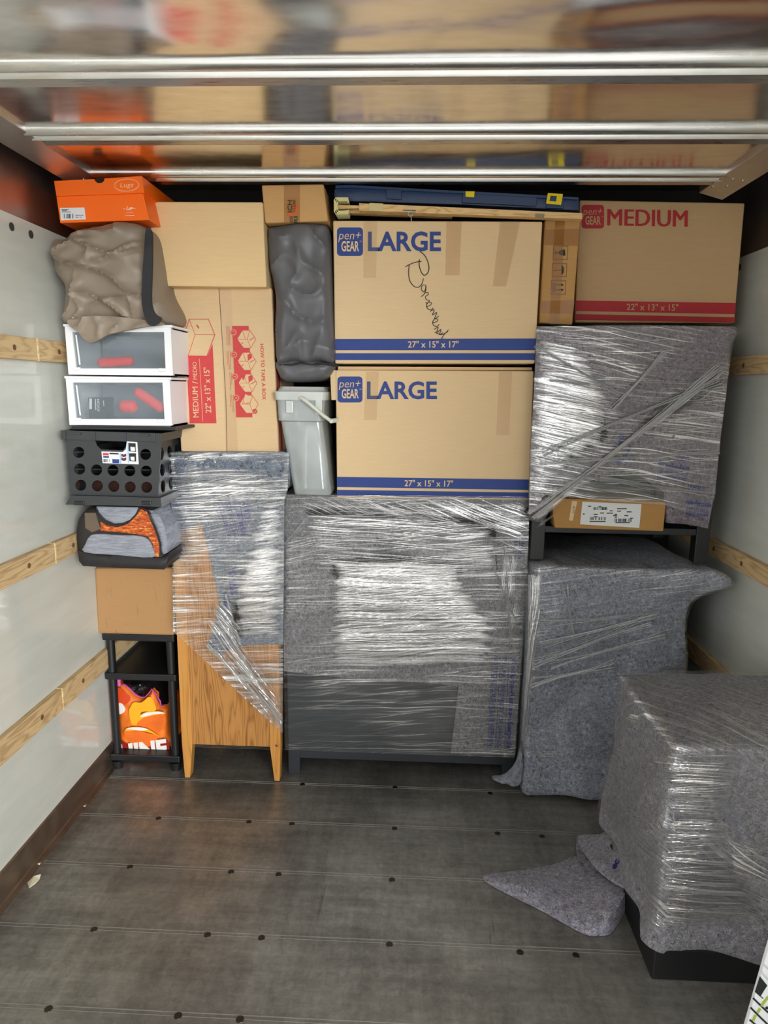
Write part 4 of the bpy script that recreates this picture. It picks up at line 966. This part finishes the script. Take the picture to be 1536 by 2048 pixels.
# ---- honey wood cabinet
Yk = 2.345
tE = thing('wooden_cabinet', W(460, 1558, 2.5), 'honey oak cabinet with tapered legs, half covered by blue-grey pad and film', 'cabinet')
P = quadpts([(346,908),(567,908),(561,1496),(364,1496)], Yk)
xl, xr = P[3].x, P[2].x; zt_ = P[0].z-.01; zb_c = P[2].z
MB().box((xl+.028, Yk+.004, zb_c), (xr-.028, Yk+.40, zt_)).build('side_panel', M_oak, tE, bevel=.002)
for s, x in ((1, xl), (-1, xr)):
    for yy in (Yk, Yk+.37):
        mb = MB(); w0, w1 = .040, .018; xa_, xb2, xc_ = x, x+s*w0, x+s*w1
        vs = [(xa_, yy, zt_), (xb2, yy, zt_), (xb2, yy, zb_c-.005), (xa_+s*.026, yy, .004), (xa_+s*.006, yy, .004), (xa_, yy, zb_c)]
        n = 6; V = [Vector(v) for v in vs]; V2 = [v+Vector((0, .04, 0)) for v in V]
        mb.add(V+V2, [tuple(range(n)), tuple(range(n, 2*n))]+[(i, (i+1) % n, n+(i+1) % n, n+i) for i in range(n)])
        mb.build('leg', M_oak2, tE, bevel=.0015)
MB().tube([W(553, 1491, Yk-.0005), W(553, 1491, Yk-.0015)], .0055, 14).build('wood_knot', plain('dark_knot', (88, 52, 24), .6), tE, smooth=True)
bd = lambda a, b: (lambda x, y, p: a*nz(x/b, y/b, 3)+a*.5*nz(x/b*2.7, y/b*2.7, 9))
solid('moving_pad', [(337,906),(575,906),(567,1000),(563,1289),(500,1291),(455,1296),(443,1312),(414,1297),(432,1239),(439,1205),(414,1092),(403,1050),(345,1067)], Yk-.005, .009, B_blue, tE, step=7, disp=bd(.004, 60), smooth=True)
solid('pad_fold', [(566,975),(566,1288),(500,1290),(447,1302),(447,1220),(461,1145),(494,1052),(524,975)], Yk-.012, .007, B_blue, tE, step=7, disp=bd(.003, 50))
solid('pad_top_roll', smooth_poly([(336,908),(400,904),(500,904),(572,906),(580,920),(579,950),(574,976),(560,985),(540,965),(500,952),(420,948),(345,960),(337,930)], 4), Yk-.012, .42, B_blue, tE, step=6, R=24, rnd=.016, disp=lambda x, y, p: .006*ridged(x/30, y/22, 4)*p, back=.02)
p = Print(Yk, fn=lambda x, y, l: W(x, y, Yk-.0215))
p.text('U-HAUL', 482, 996, 13, 47, 0, 1, 80, .03); p.line([(479,998),(486,1044)], 3, 0)
p.text('Reduce-Reuse-Recycle', 458, 974, 11, 100, 0, 1, 74.5, .03, .2)
for k, s in enumerate(('THIS PAD PROPERTY OF U-HAUL', 'NOT TO BE SOLD, PLEASE RETURN')): p.text(s, 447-k*11, 995+k*3, 7, 84-k*2, 0, 1, 75, .015)
p.line([(434,997),(456,992),(478,1074),(458,1079)], 1, 0, 0, True)
p.text('Reuse-Rec', 344, 994, 9, 40, 0, 1, -7, .03, .2); p.text('PROPERTY OF U-H', 345, 1006, 5, 40, 0, 1, -7, .01); p.text('PLEASE RETURN', 347, 1014, 5, 38, 0, 1, -7, .01); p.line([(344,1000),(388,994),(390,1010),(346,1017)], .8, 0, 0, True)
p.text('U-HAUL', 460, 1144, 12, 47, 0, 1, 84, .03); p.line([(458,1146),(463,1190)], 2.5, 0); p.text('Reduce', 446, 1182, 8, 32, 0, 1, 84, .03, .2)
p.text('DEL', 430, 1280, 9, 24, 0, 1, -4, .02); p.text('RD', 452, 1292, 9, 16, 0, 1, 60, .02)
p.build('pad_print', [I_navy], tE)
FM1 = film('film_oak_cabinet', .04, base=.05, peak=.85, crinkle=.35, lo=.54, hi=.62, haze=.01, patch=(.42,.55), floor_=.2)
solid('stretch_wrap', [(341,905),(578,905),(575,980),(569,1000),(565,1466),(548,1452),(440,1350),(346,1262),(345,1060)], Yk-.030, .0004, FM1, tE, step=8, disp=lambda x, y, p: .004*nz(x/40, y/14, 8)+.010*max(0, min(1, (x-440)/80))*math.sin((y-1000)/300*PI))
FM1b = film('film_oak_corner_rim', .10, base=.10, peak=1.0, bstr=.35, lo=.50, hi=.57, patch=(.3,.45), floor_=.5, haze=.01, rough=.07)
FM1c = film('film_oak_diagonal_rim', -.95, base=.05, peak=.8, lo=.52, hi=.62, patch=(.3,.45), floor_=.4, haze=.02)
solid('added_glint_film', [(520,1010),(568,990),(567,1210),(560,1282),(460,1270),(478,1150),(500,1070)], Yk-.042, .0003, FM1b, tE, step=8, disp=lambda x, y, p: .008*math.sin((y-1000)/300*PI))  # extra film sheet placed where the cabinet's right side catches a highlight
solid('added_glint_film', [(428,1200),(470,1190),(490,1280),(566,1400),(564,1470),(500,1410),(425,1310),(408,1270)], Yk-.043, .0003, FM1c, tE, step=8)  # another added sheet, densely streaked with glints along the diagonal
strands(tE, [((436,1225),(562,1450),1.3), ((414,1290),(562,1440),.8), ((452,1190),(480,1290),.7), ((345,960),(560,975),.8)], Yk-.033, FM_strand, seed=3, n=6)

# ---- charcoal dresser
Yq = 2.40
tF = thing('dresser', W(800, 1550, 2.6), 'wide charcoal dresser wrapped in grey pad and shiny film, centre of the load', 'dresser')
P = quadpts([(569,1000),(1055,1003),(1029,1518),(573,1502)], Yq); xl, xr = P[0].x, P[1].x; zt_ = P[0].z
MB().box((xl, Yq, .115), (xr, Yq+.46, zt_-.01)).build('carcass', M_char, tF, bevel=.003)
MB().box((xl+.002, Yq+.006, .068), (xr-.002, Yq+.025, .115)).build('bottom_rail', M_char, tF, bevel=.002)
for xx in (xl, xr-.045):
    for yy in (Yq, Yq+.41): MB().box((xx, yy, 0), (xx+.045, yy+.045, .115)).build('leg', M_char, tF, bevel=.002)
solid('moving_pad', [(566,991),(1057,996),(1052,1200),(1044,1300),(1029,1511),(902,1507),(917,1374),(860,1366),(700,1357),(568,1342)], Yq-.010, .010, B_grey, tF, step=8, disp=bd(.003, 70))
solid('pad_fold', [(922,1163),(950,1156),(985,1150),(1050,1160),(1044,1300),(1029,1511),(902,1507),(917,1374)], Yq-.017, .006, B_grey, tF, step=8, disp=bd(.002, 60))
solid('pad_top', [(566,990),(1058,995),(1057,1010),(566,1004)], Yq-.012, .47, B_grey, tF, step=9, R=8, rnd=.006)
p = Print(Yq, fn=lambda x, y, l: W(x, y, Yq-.0235))
p.text('THIS PAD PROPERTY OF U-HAUL', 1005, 1312, 8.5, 184, 0, 1, 93.5, .015); p.text('NOT TO BE SOLD PLEASE RETURN', 988, 1312, 8.5, 180, 0, 1, 93.5, .015); p.line([(985,1312),(975,1496)], 1, 0); p.line([(1001,1312),(991,1496)], 1, 0); p.line([(1018,1312),(1009,1496)], 1, 0)
p.text('Reduce-Reuse-Recycle', 1024, 1318, 10, 180, 0, 1, 93.5, .035, .2); p.text('U-HAUL', 1043, 1062, 9, 56, 0, 1, 94, .03); p.text('PLEASE RETURN', 1030, 1060, 7, 58, 0, 1, 94, .01); p.line([(1040,1060),(1037,1118)], 1.5, 0)
p.build('pad_print', [I_navy], tF)
FM2 = film('film_dresser', .015, base=.03, peak=.7, bstr=.5, lo=.60, hi=.68, patch=(.42,.6), floor_=.2, haze=.006)
def fdisp(x, y, p): return .004*nz(x/90, y/16, 8)+.006*math.sin((y-990)/520*PI)
solid('stretch_wrap', [(564,989),(1059,993),(1054,1200),(1046,1300),(1031,1515),(800,1508),(570,1500)], Yq-.034, .0004, FM2, tF, step=9, disp=fdisp)
FM2b = film('film_dresser_glint_rim', .02, base=.10, peak=1.0, bstr=.35, lo=.50, hi=.56, patch=(.30,.45), floor_=.5, haze=.008, rough=.07)
FM2e = film('film_dresser_upper_rim', -.03, base=.05, peak=.85, bstr=.4, lo=.55, hi=.62, patch=(.34,.5), floor_=.35, haze=.006, rough=.08)
FM2c = film('film_dresser_corner_rim', -.38, base=.04, peak=.85, bstr=.5, lo=.55, hi=.64, patch=(.36,.52), floor_=.3, haze=.01)
FM2d = film('film_dresser_edge_rim', 1.45, base=.04, peak=.85, bstr=.5, lo=.55, hi=.64, patch=(.36,.52), floor_=.3, haze=.01)
solid('added_glint_film', [(668,1120),(790,1108),(925,1128),(925,1168),(990,1250),(975,1330),(800,1336),(665,1330),(660,1200)], Yq-.0355, .0003, FM2b, tF, step=9, disp=fdisp)  # added film sheet outlining the bright ground reflection on the dresser front
solid('added_glint_film', [(610,1020),(800,1010),(990,1040),(995,1140),(800,1160),(630,1150)], Yq-.0357, .0003, FM2e, tF, step=9, disp=fdisp)  # weaker added sheet, carries that brightness upward with sparser glints
solid('added_glint_film', [(570,992),(800,992),(1056,996),(1053,1110),(960,1060),(800,1040),(620,1030)], Yq-.0362, .0003, FM2c, tF, step=9, disp=fdisp)  # added sheet for the glints along the top band
solid('added_glint_film', [(990,1110),(1040,1100),(1034,1260),(1020,1300),(1000,1210)], Yq-.0364, .0003, FM2d, tF, step=9, disp=fdisp)  # added sheet for the upright glints near the right edge
strands(tF, [((985,1130),(1030,1240),.5), ((1010,1090),(1022,1290),.4), ((568,1090),(610,1040),.4)], Yq-.038, FM_strand, seed=5, n=6)

# ---- black table turned end up, wrapped
Yv = 2.345
tV = thing('black_table', W(1240, 1130, 2.6), 'black table with shelf standing on the pad-wrapped block, top covered in mauve-grey pad and film', 'table')
xa, xb_ = W(1060, 1118, Yv).x, W(1415, 1130, Yv).x; zl = W(1060, 1118, Yv).z; ztp = W(1270, 655, Yv).z; zsh = W(1230, 1052, Yv).z; dp = .46
zl = .905
for xx in (xa, xb_-.048):
    for yy in (Yv, Yv+dp-.048):
        wq = .048 if yy == Yv else .042; MB().box((xx, yy, zl), (xx+wq, yy+wq, ztp-.05)).build('leg', M_black2, tV, bevel=.002)
MB().box((xa+.046, Yv+.006, zsh-.030), (xb_-.046, Yv+dp-.02, zsh-.006)).build('lower_shelf', M_black2, tV, bevel=.002)
MB().box((xa, Yv, ztp-.05), (xb_, Yv+dp, ztp-.012)).build('table_top', M_black2, tV, bevel=.003)
MB().box((xa+.046, Yv+dp-.03, zsh), (xb_-.046, Yv+dp-.01, ztp-.05)).build('back_panel', M_drk, tV)
pad = [(1076,655),(1200,650),(1471,654),(1476,664),(1461,690),(1452,790),(1441,880),(1432,970),(1416,1057),(1380,1050),(1368,1048),(1334,1046),(1330,985),(1290,958),(1262,946),(1200,955),(1130,980),(1100,992),(1095,1030),(1084,1045),(1058,1040),(1062,900),(1070,760)]
solid('moving_pad', pad, Yv-.014, .014, B_mauve, tV, step=7, R=10, rnd=.006, disp=lambda x, y, p: (.006*ridged(x/70, y/50, 3)+.003*nz(x/25, y/25))*p)
solid('pad_top', [(1074,656),(1200,650),(1300,650),(1468,653),(1476,658),(1477,666),(1466,682),(1440,676),(1250,676),(1076,674)], Yv-.012, .49, B_mauve, tV, step=7, R=9, rnd=.008)
solid('pad_fold', [(1100,860),(1150,840),(1170,780),(1160,720),(1230,740),(1262,860),(1272,925),(1230,935),(1170,930),(1110,900)], Yv-.027, .006, B_mauve, tV, step=6, disp=bd(.003, 40))
solid('pad_corner', [(1230,800),(1262,855),(1275,935),(1228,930),(1190,905)], Yv-.034, .005, B_mauve, tV, step=6, disp=bd(.002, 40))
solid('side_pad', [(1378,980),(1432,970),(1416,1057),(1376,1048)], Yv-.022, .006, B_mauve, tV, step=6, disp=bd(.002, 30))
ls = MB()
p = Print(Yv, fn=lambda x, y, l: W(x, y, Yv-.0405))
p.text('U-HA', 1236, 898, 12, 32, 0, 1, -57, .035); p.line([(1243,900),(1263,870)], 2.5, 0); p.text('Reduce-R', 1243, 928, 9, 42, 0, 1, -57, .035, .2); p.disc(1237, 925, 6, 0, 1)
p.text('THIS PAD', 1252, 935, 6, 30, 0, 1, -57, .015); p.text('NOT TO', 1261, 936, 6, 18, 0, 1, -57, .015)
p.build('pad_print', [I_navy], tV)
p = Print(Yv, fn=lambda x, y, l: W(x, y, Yv-.0305))
p.text('U-HA', 1352, 918, 11, 26, 0, 1, 2, .03, .2); p.line([(1348,921),(1378,921)], 3, 0)
p.disc(1322, 927, 6, 0, 1); p.text('Reduce-Reuse', 1330, 935, 9, 48, 0, 1, 6, .035, .2); p.text('THIS PAD PROPERTY OF', 1314, 947, 6, 62, 0, 1, 5, .015); p.text('NOT TO BE SOLD', 1314, 956, 5.5, 60, 0, 1, 5, .012); p.line([(1312,950),(1376,956)], .8, 0); p.line([(1312,958),(1376,964)], .8, 0)
p.text('U-HAUL', 1374, 978, 10, 36, 0, 1, 8, .03, .2); p.text('uce-Recycle', 1370, 1006, 9, 52, 0, 1, 9, .035, .2); p.text('OF U-HAUL', 1374, 1020, 6, 44, 0, 1, 9, .015); p.text('PLEASE RETURN', 1372, 1030, 6, 44, 0, 1, 9, .015); p.line([(1370,1022),(1418,1030)], .8, 0)
p.build('pad_print', [I_navy], tV)
FM3 = film('film_table', -.16, base=.03, peak=.65, crinkle=.4, fan=.12, lo=.59, hi=.67, haze=.006)
FM3b = film('film_table_band_rim', .66, base=.04, peak=.45, lo=.50, hi=.62, patch=(.2,.4), floor_=.6, haze=.075)
FM3c = film('film_table_left_rim', -.22, base=.07, peak=.95, lo=.52, hi=.62, patch=(.36,.5), floor_=.3, haze=.02)
solid('stretch_wrap', [(1073,652),(1474,653),(1464,700),(1440,880),(1430,990),(1418,1040),(1330,1010),(1200,1000),(1090,990),(1058,1030),(1062,900),(1070,760)], Yv-.046, .0004, FM3, tV, step=8, disp=lambda x, y, p: .006*nz(x/50, y/30, 8)-.02*max(0, 1-(x-1060)/70)*.6)
def bow(a, b, w0, wm, w1, k=.5):
    d = np.array(b, float)-np.array(a, float); n_ = np.array([-d[1], d[0]])/np.hypot(*d); m_ = np.array(a)+d*k
    return [tuple(np.array(a)+n_*w0), tuple(m_+n_*wm), tuple(np.array(b)+n_*w1), tuple(np.array(b)-n_*w1), tuple(m_-n_*wm), tuple(np.array(a)-n_*w0)]
for a, b, w0, wm, w1 in (((1062,1040),(1448,730),24,11,30), ((1078,925),(1440,770),20,9,22)):
    solid('gathered_film_band', bow(a, b, w0, wm, w1), Yv-.052, .0003, FM3b, tV, step=8)
solid('added_glint_film', [(1073,665),(1150,680),(1210,780),(1215,880),(1130,940),(1064,1010),(1060,900),(1068,760)], Yv-.050, .0003, FM3c, tV, step=8, disp=lambda x, y, p: -.012*max(0, 1-(x-1060)/70))  # sheet added to make the highlight down the table's left edge
strands(tV, [((1064,1035),(1445,735),2.2), ((1085,905),(1440,760),1.3), ((1225,820),(1330,705),1.2), ((1070,690),(1240,790),.9), ((1080,925),(1440,905),.9), ((1200,955),(1430,990),1.2), ((1100,760),(1180,770),.8), ((1090,940),(1300,975),1.0)], Yv-.050, FM_strand, seed=11, n=9, spread=6)
# parcel on the table's shelf
Yp = 2.325
tp = carton('shipping_box', [(1103,996),(1333,1004),(1327,1063),(1110,1056)], Yp, .34, cardboard('cardboard_amber', (176, 132, 76), .06), 'flat brown carton with white barcode label on the black table shelf', 'box')
def zv(x, y): return (1040+x*496/1536, 640+y*496/1536)
p = Print(Yp, .0014); p.poly([zv(*q) for q in ((386,1125),(752,1140),(738,1287),(371,1265))], 0); p.poly([zv(*q) for q in ((322,1120),(355,1122),(325,1243),(303,1240))], 2)
for (a, b, c, d, n) in ((455,1158,540,1176,20),(418,1220,536,1238,26),(570,1230,700,1250,28)):
    x0, y0 = zv(a, b); x1, y1 = zv(c, d); p.bars(x0, y0, x1, y1, 1, 1, n, a)
for (a, b, c) in ((420,1150,440),(485,1153,505),(555,1178,572),(600,1165,660),(600,1180,625),(660,1185,690),(495,1192,520),(535,1193,575),(585,1200,600),(455,1200,480),(575,1208,600),(645,1208,670),(455,1215,480),(585,1218,600),(680,1224,700),(430,1244,530),(590,1252,680),(388,1198,400)):
    x0, y0 = zv(a, b); x1, y1 = zv(c, b+6); p.rect(x0, y0, x1, y1, 1, 1)
x0, y0 = zv(330, 1150); p.text('ALVT', x0, y0, 4, 16, 1, 1, 100, .01)
p.build('shipping_label', [M_paper, I_black, I_cream], tp)

# ---- draped blocks built ring by ring
def drape(name, x0, x1, y0, y1, z1, hem, mat, parent, r=.03, er=.02, off=0.0, M_=26, crown=.008, disp=None, flare=0.0, fn=None, th=.006, topn=9):
    x0 -= off; x1 += off; y0 -= off; y1 += off; z1 += off
    per = []
    def seg(a, b, n):
        for i in range(n): t = i/n; per.append((a[0]+(b[0]-a[0])*t, a[1]+(b[1]-a[1])*t))
    def arc(cx, cy, a0, n=6):
        for i in range(n): t = a0+(PI/2)*i/n; per.append((cx+r*math.cos(t), cy+r*math.sin(t)))
    S = .014
    seg((x0+r, y0), (x1-r, y0), int((x1-x0)/S)); arc(x1-r, y0+r, -PI/2); seg((x1, y0+r), (x1, y1-r), int((y1-y0)/S)); arc(x1-r, y1-r, 0)
    seg((x1-r, y1), (x0+r, y1), int((x1-x0)/S/2)); arc(x0+r, y1-r, PI/2); seg((x0, y1-r), (x0, y0+r), int((y1-y0)/S)); arc(x0+r, y0+r, PI)
    N = len(per); cx, cy = (x0+x1)/2, (y0+y1)/2; nrm = []
    for i in range(N):
        a = Vector(per[i-1]); b = Vector(per[(i+1) % N]); t = (b-a).normalized(); nrm.append(Vector((t.y, -t.x)))
    rings_ = []
    for k in range(1, topn+1):
        q = k/topn*.985; rings_.append([Vector((cx+(p_[0]-n_.x*er-cx)*q, cy+(p_[1]-n_.y*er-cy)*q, z1+crown*(1-q*q))) for p_, n_ in zip(per, nrm)])
    for k in range(5):
        t = PI/2*k/4; rings_.append([Vector((p_[0]-n_.x*er*(1-math.sin(t)), p_[1]-n_.y*er*(1-math.sin(t)), z1-er*(1-math.cos(t)))) for p_, n_ in zip(per, nrm)])
    for k in range(1, M_+1):
        row = []
        for p_, n_ in zip(per, nrm):
            h = hem(p_[0], p_[1]); z = (z1-er)+(h-(z1-er))*k/M_; fl_ = flare*(k/M_)**3
            row.append(Vector((p_[0]+n_.x*fl_, p_[1]+n_.y*fl_, z)))
        rings_.append(row)
    vs = [Vector((cx, cy, z1+crown))]
    for ri, row in enumerate(rings_):
        for i, v in enumerate(row):
            n3 = Vector((nrm[i].x, nrm[i].y, 0)) if ri > topn+2 else Vector((0, 0, 1)) if ri < topn else Vector((nrm[i].x, nrm[i].y, 1)).normalized()
            v = v.copy()
            if disp: v += n3*disp(v)
            if fn: v = fn(v)
            vs.append(v)
    fs = [(0, 1+i, 1+(i+1) % N) for i in range(N)]
    for k in range(len(rings_)-1):
        for i in range(N): a = 1+k*N+i; b = 1+k*N+(i+1) % N; fs.append((a, a+N, b+N, b))
    o = mesh(name, vs, fs, mat, parent, smooth=True)
    if th:
        m = o.modifiers.new('cloth_thickness', 'SOLIDIFY'); m.thickness = th; m.offset = -1
    return o

# lower wrapped block
tX = thing('wrapped_block', (.72, 2.5, 0), 'large waist-high block fully wrapped in slate pad and film, under the black table', 'wrapped furniture')
XA, XB, YA, YB, ZA = .432, 1.00, 2.30, 2.84, .895
MB().box((XA+.02, YA+.03, .03), (XB-.02, YB-.02, ZA-.015)).build('inner_block', M_char, tX, bevel=.01)
def d1(v): return .014*nz(v.x*5, v.z*3.5, v.y*4)+.006*nz(v.x*16, v.z*12, v.y*9)+.012*max(0, 1-v.z/.35)*math.sin(v.x*22+v.z*4)
def hem1(x, y): return .012+.05*max(0, (x-.70)/.3)+.015*math.sin(x*13)**2
def ear(v):
    k = math.exp(-((v.z-.862)/.05)**2)*max(0, min(1, (v.x-.72)/.28))*max(0, 1-(v.y-YA)/.30)
    v = v+Vector((.135*k, -.01*k, -.012*k)); k2 = max(0, min(1, (v.x-.9)/.1))*math.exp(-((v.z-.70)/.12)**2); v.x -= .012*k2
    if v.z < .2 and v.y < YA+.1: v.y -= .02*(1-v.z/.2)
    return v
drape('moving_pad', XA, XB, YA, YB, ZA, hem1, B_low, tX, r=.035, er=.02, disp=d1, fn=ear, crown=.003, M_=40)
FM4 = film('film_block', .16, base=.03, peak=.55, lo=.57, hi=.66, patch=(.42,.6), haze=.012, floor_=.25)
drape('stretch_wrap', XA, XB, YA, YB, ZA, lambda x, y: .17, FM4, tX, r=.035, er=.02, off=.006, disp=d1, fn=ear, crown=.003, M_=34, th=0)
solid('pad_corner', smooth_poly([(985,1558),(1004,1556),(1022,1544),(1034,1526),(1042,1500),(1048,1530),(1044,1560),(1034,1571),(1008,1568)], 3), 2.33, .02, B_low, tX, step=5, R=6, rnd=.02, disp=bd(.006, 20))
FM4b = film('film_block_edge_rim', 1.5, base=.10, peak=.95, lo=.46, hi=.58, patch=(.2,.4), floor_=.6, haze=.03)
solid('added_glint_film', [(1062,1150),(1084,1150),(1066,1450),(1046,1450)], YA-.020, .0003, FM4b, tX, step=6)  # added strip making the highlight on the block's left edge
strands(tX, [((1062,1330),(1300,1240),.7), ((1060,1365),(1230,1330),.6), ((1064,1250),(1320,1229),.6), ((1130,1170),(1150,1290),.4), ((1066,1150),(1050,1480),.5), ((1100,1330),(1330,1270),.5), ((1080,1290),(1320,1232),.4)], YA-.012, FM_strand, seed=21, n=9, spread=22)  # includes an upright strand added as the left edge highlight

# front wrapped block on a black base
tY = thing('wrapped_block', (.9, 1.72, 0), 'nearest wrapped block in dark pad and film on a black base, right foreground', 'wrapped furniture')
XA2, XB2, YA2, YB2, ZA2 = .632, 1.125, 1.50, 1.94, .672
bs = MB(); bs.box((.645, 1.525, 0), (1.15, 1.93, .095)); bs.build('base_plinth', plain('matte_black_plinth', (12, 12, 14), .5), tY, bevel=.006)
MB().box((.66, 1.54, .095), (1.10, 1.92, .655)).build('inner_block', M_char, tY, bevel=.01)
def d2(v):
    a = .014*nz(v.x*5, v.z*4, v.y*5)+.006*nz(v.x*18, v.z*14, v.y*15)
    if v.z < .62: a += .026*ridged((v.y*1.0+v.x)*5+v.z*3.2, v.z*2.0, 3.3)**3*(1 if v.x < .66 else .6)
    a += .02*max(0, 1-v.z/.3)*math.sin(v.y*25+v.x*14+v.z*3)
    return a
def hem2(x, y):
    if y < 1.56:
        q = max(0, min(1, (x-.62)/.30)); return .128-.045*q+.010*math.sin(x*19+.6)*(1 if x > .70 else .3)
    return .126+.02*min(1, (y-1.56)/.3)+.012*math.sin(y*17)
def sh2(v):
    if v.z > .60: v = v+Vector((-.0, 0, -.03*max(0, (v.y-1.75)/.2)*0))
    return v
drape('moving_pad', XA2, XB2, YA2, YB2, ZA2, hem2, B_front, tY, r=.03, er=.018, disp=d2, crown=.012, M_=38, fn=sh2)
FM5 = film('film_front', -.55, base=.05, peak=.6, crinkle=.35, fan=.25, lo=.56, hi=.66, haze=.02, floor_=.25)
FM5b = film('film_front_corner_rim', -.05, base=.06, peak=.9, lo=.54, hi=.61, patch=(.36,.5), floor_=.3, haze=.01, rough=.09)
drape('stretch_wrap', XA2, XB2, YA2, YB2, ZA2, lambda x, y: .19 if y < 1.6 else .20, FM5, tY, r=.03, er=.018, off=.007, disp=d2, crown=.012, M_=32, fn=sh2, th=0)
solid('added_glint_film', [(1338,1500),(1480,1500),(1470,1600),(1455,1700),(1500,1800),(1500,1850),(1320,1856),(1328,1700)], YA2-.034, .0003, FM5b, tY, step=8)  # added sheet bringing the bright streaks at the front left corner
# trailing corner of the pad on the floor
def floor_cloth(name, outline, zf, mat, parent, step=9, th=.008):
    V, T = cdt(smooth_poly(outline, 4), (), step); out_ = smooth_poly(outline, 4); d = dist_edge(V, out_)
    tp_ = []; bt = []
    for (x, y), e in zip(V, d): z = zf(x, y, min(1, e/18)); q = WZ(x, y, z); tp_.append(q); bt.append(Vector((q.x, q.y, max(.0005, q.z-th))))
    n = len(tp_); cnt = set((t[i], t[(i+1) % 3]) for t in T for i in range(3)); rim_ = [e for e in cnt if (e[1], e[0]) not in cnt]
    fs = [tuple(t) for t in T]+[tuple(i+n for i in reversed(t)) for t in T]+[(b, a, a+n, b+n) for a, b in rim_]
    return mesh(name, tp_+bt, fs, mat, parent, smooth=True)
floor_cloth('pad_tail', [(968,1756),(974,1748),(1010,1744),(1060,1738),(1110,1728),(1158,1712),(1200,1730),(1264,1762),(1266,1790),(1240,1838),(1222,1862),(1200,1867),(1165,1862),(1085,1818),(1000,1776)],
            lambda x, y, e: .010+.022*e*(.5+.5*nz(x/70, y/50))+.05*e*max(0, (x-1150)/110)**1.5*(1 if y < 1830 else .6), B_flap, tY)
floor_cloth('pad_fold', [(1155,1673),(1200,1668),(1240,1650),(1262,1700),(1268,1772),(1240,1768),(1205,1745),(1180,1718)],
            lambda x, y, e: .03+.10*max(0, (x-1155)/110)+.01*nz(x/30, y/30), B_flap, tY)
floor_cloth('pad_fold_inner', [(1155,1674),(1185,1718),(1215,1748),(1262,1772),(1240,1790),(1190,1775),(1158,1722)],
            lambda x, y, e: .028+.015*nz(x/30, y/30), B_front, tY)
p = Print(1, fn=lambda x, y, l: W(x, y, 1.74)); 
p = Print(1, fn=lambda x, y, l: WZ(x, y, .034+.10*max(0, (x-1155)/110)+.01*nz(x/30, y/30)))
p.text('ec', 1229, 1740, 11, 20, 0, 1, -62, .03, .2); p.build('pad_print', [I_navy], tY)

# ---- printed package at the bottom right corner
tZ = thing('printed_board', (.98, 1.28, 0), 'white printed board with black and lime stripes, cut by the bottom right corner', 'board')
Yg = 1.27
A = W(1623, 1600, Yg); B = W(1800, 1600, Yg); Cc = W(1700, 2090, Yg); Dd = W(1484, 2085, Yg)
MB().hexa([A, B, Vector((Cc.x, Yg, .002)), Vector((Dd.x+(A.x-Dd.x)*(.002-Dd.z)/(A.z-Dd.z), Yg, .002))], .012).build('board_body', M_white, tZ, bevel=.002)
def zg(x, y): return (1436+x*100/1384, 1900+y*100/1384)
p = Print(Yg)
def pg(l, m, ly=0): p.poly([zg(*q) for q in l], m, ly)
pg([(1150,715),(1360,975),(1165,1285),(1010,1150)], 0); pg([(1180,1270),(1250,1320),(1230,1340),(1150,1270)], 0)
p.line([zg(960,1320), zg(1250,1600), zg(1500,1830), zg(2400,2700)], 3.6, 0); p.line([zg(890,1580), zg(1200,1890), zg(1900,2550)], 3.6, 0); p.line([zg(870,1920), zg(1010,2040), zg(1500,2500)], 3.6, 0)
p.line([zg(1390,1280), zg(1230,1480), zg(1200,1550)], 5.5, 1, 1); p.line([zg(1160,1610), zg(1090,1720)], 5.5, 1, 1); p.line([zg(1030,1790), zg(960,1950)], 5.5, 1, 1); p.disc(*zg(1345,1590), 3, 0, 1)
p.line([zg(1250,400), zg(1500,620), zg(2600,1700)], 4, 2); p.line([zg(1180,600), zg(1330,760), zg(2600,1900)], 4, 2); p.line([zg(1560,700), zg(1560,2400)], 5, 0, 1); p.line([zg(2000,1200), zg(1800,2300)], 7, 1, 1)
p.build('printed_graphics', [plain('dark_print', (30, 34, 30), .5), plain('lime_print', (168, 184, 60), .5), plain('light_grey_print', (196, 198, 196), .5)], tZ)

# ---- litter
def scrap(name, pts, mat, label, cat, zf):
    vs = [WZ(x, y, z) for (x, y), z in zip(pts, zf)]; n = len(vs); bt = [v-Vector((0, 0, .0012)) for v in vs]
    o = mesh(name, vs+bt, [tuple(range(n)), tuple(range(n, 2*n))]+[(i, (i+1) % n, n+(i+1) % n, n+i) for i in range(n)], mat); return tag(o, label, cat)
scrap('paper_scrap', [(55,1765),(68,1752),(82,1748),(79,1758),(70,1768),(58,1776)], plain('kraft_scrap', (196, 186, 160), .8), 'small curled pale scrap of paper on the floor near left kick plate', 'litter', [.002,.012,.018,.008,.003,.002])
scrap('dry_leaf', [(76,1710),(84,1707),(94,1712),(88,1717),(79,1716)], plain('dry_leaf', (84, 76, 58), .9), 'small dark dry leaf lying on the floor beside left kick plate', 'litter', [.002,.006,.003,.002,.003])
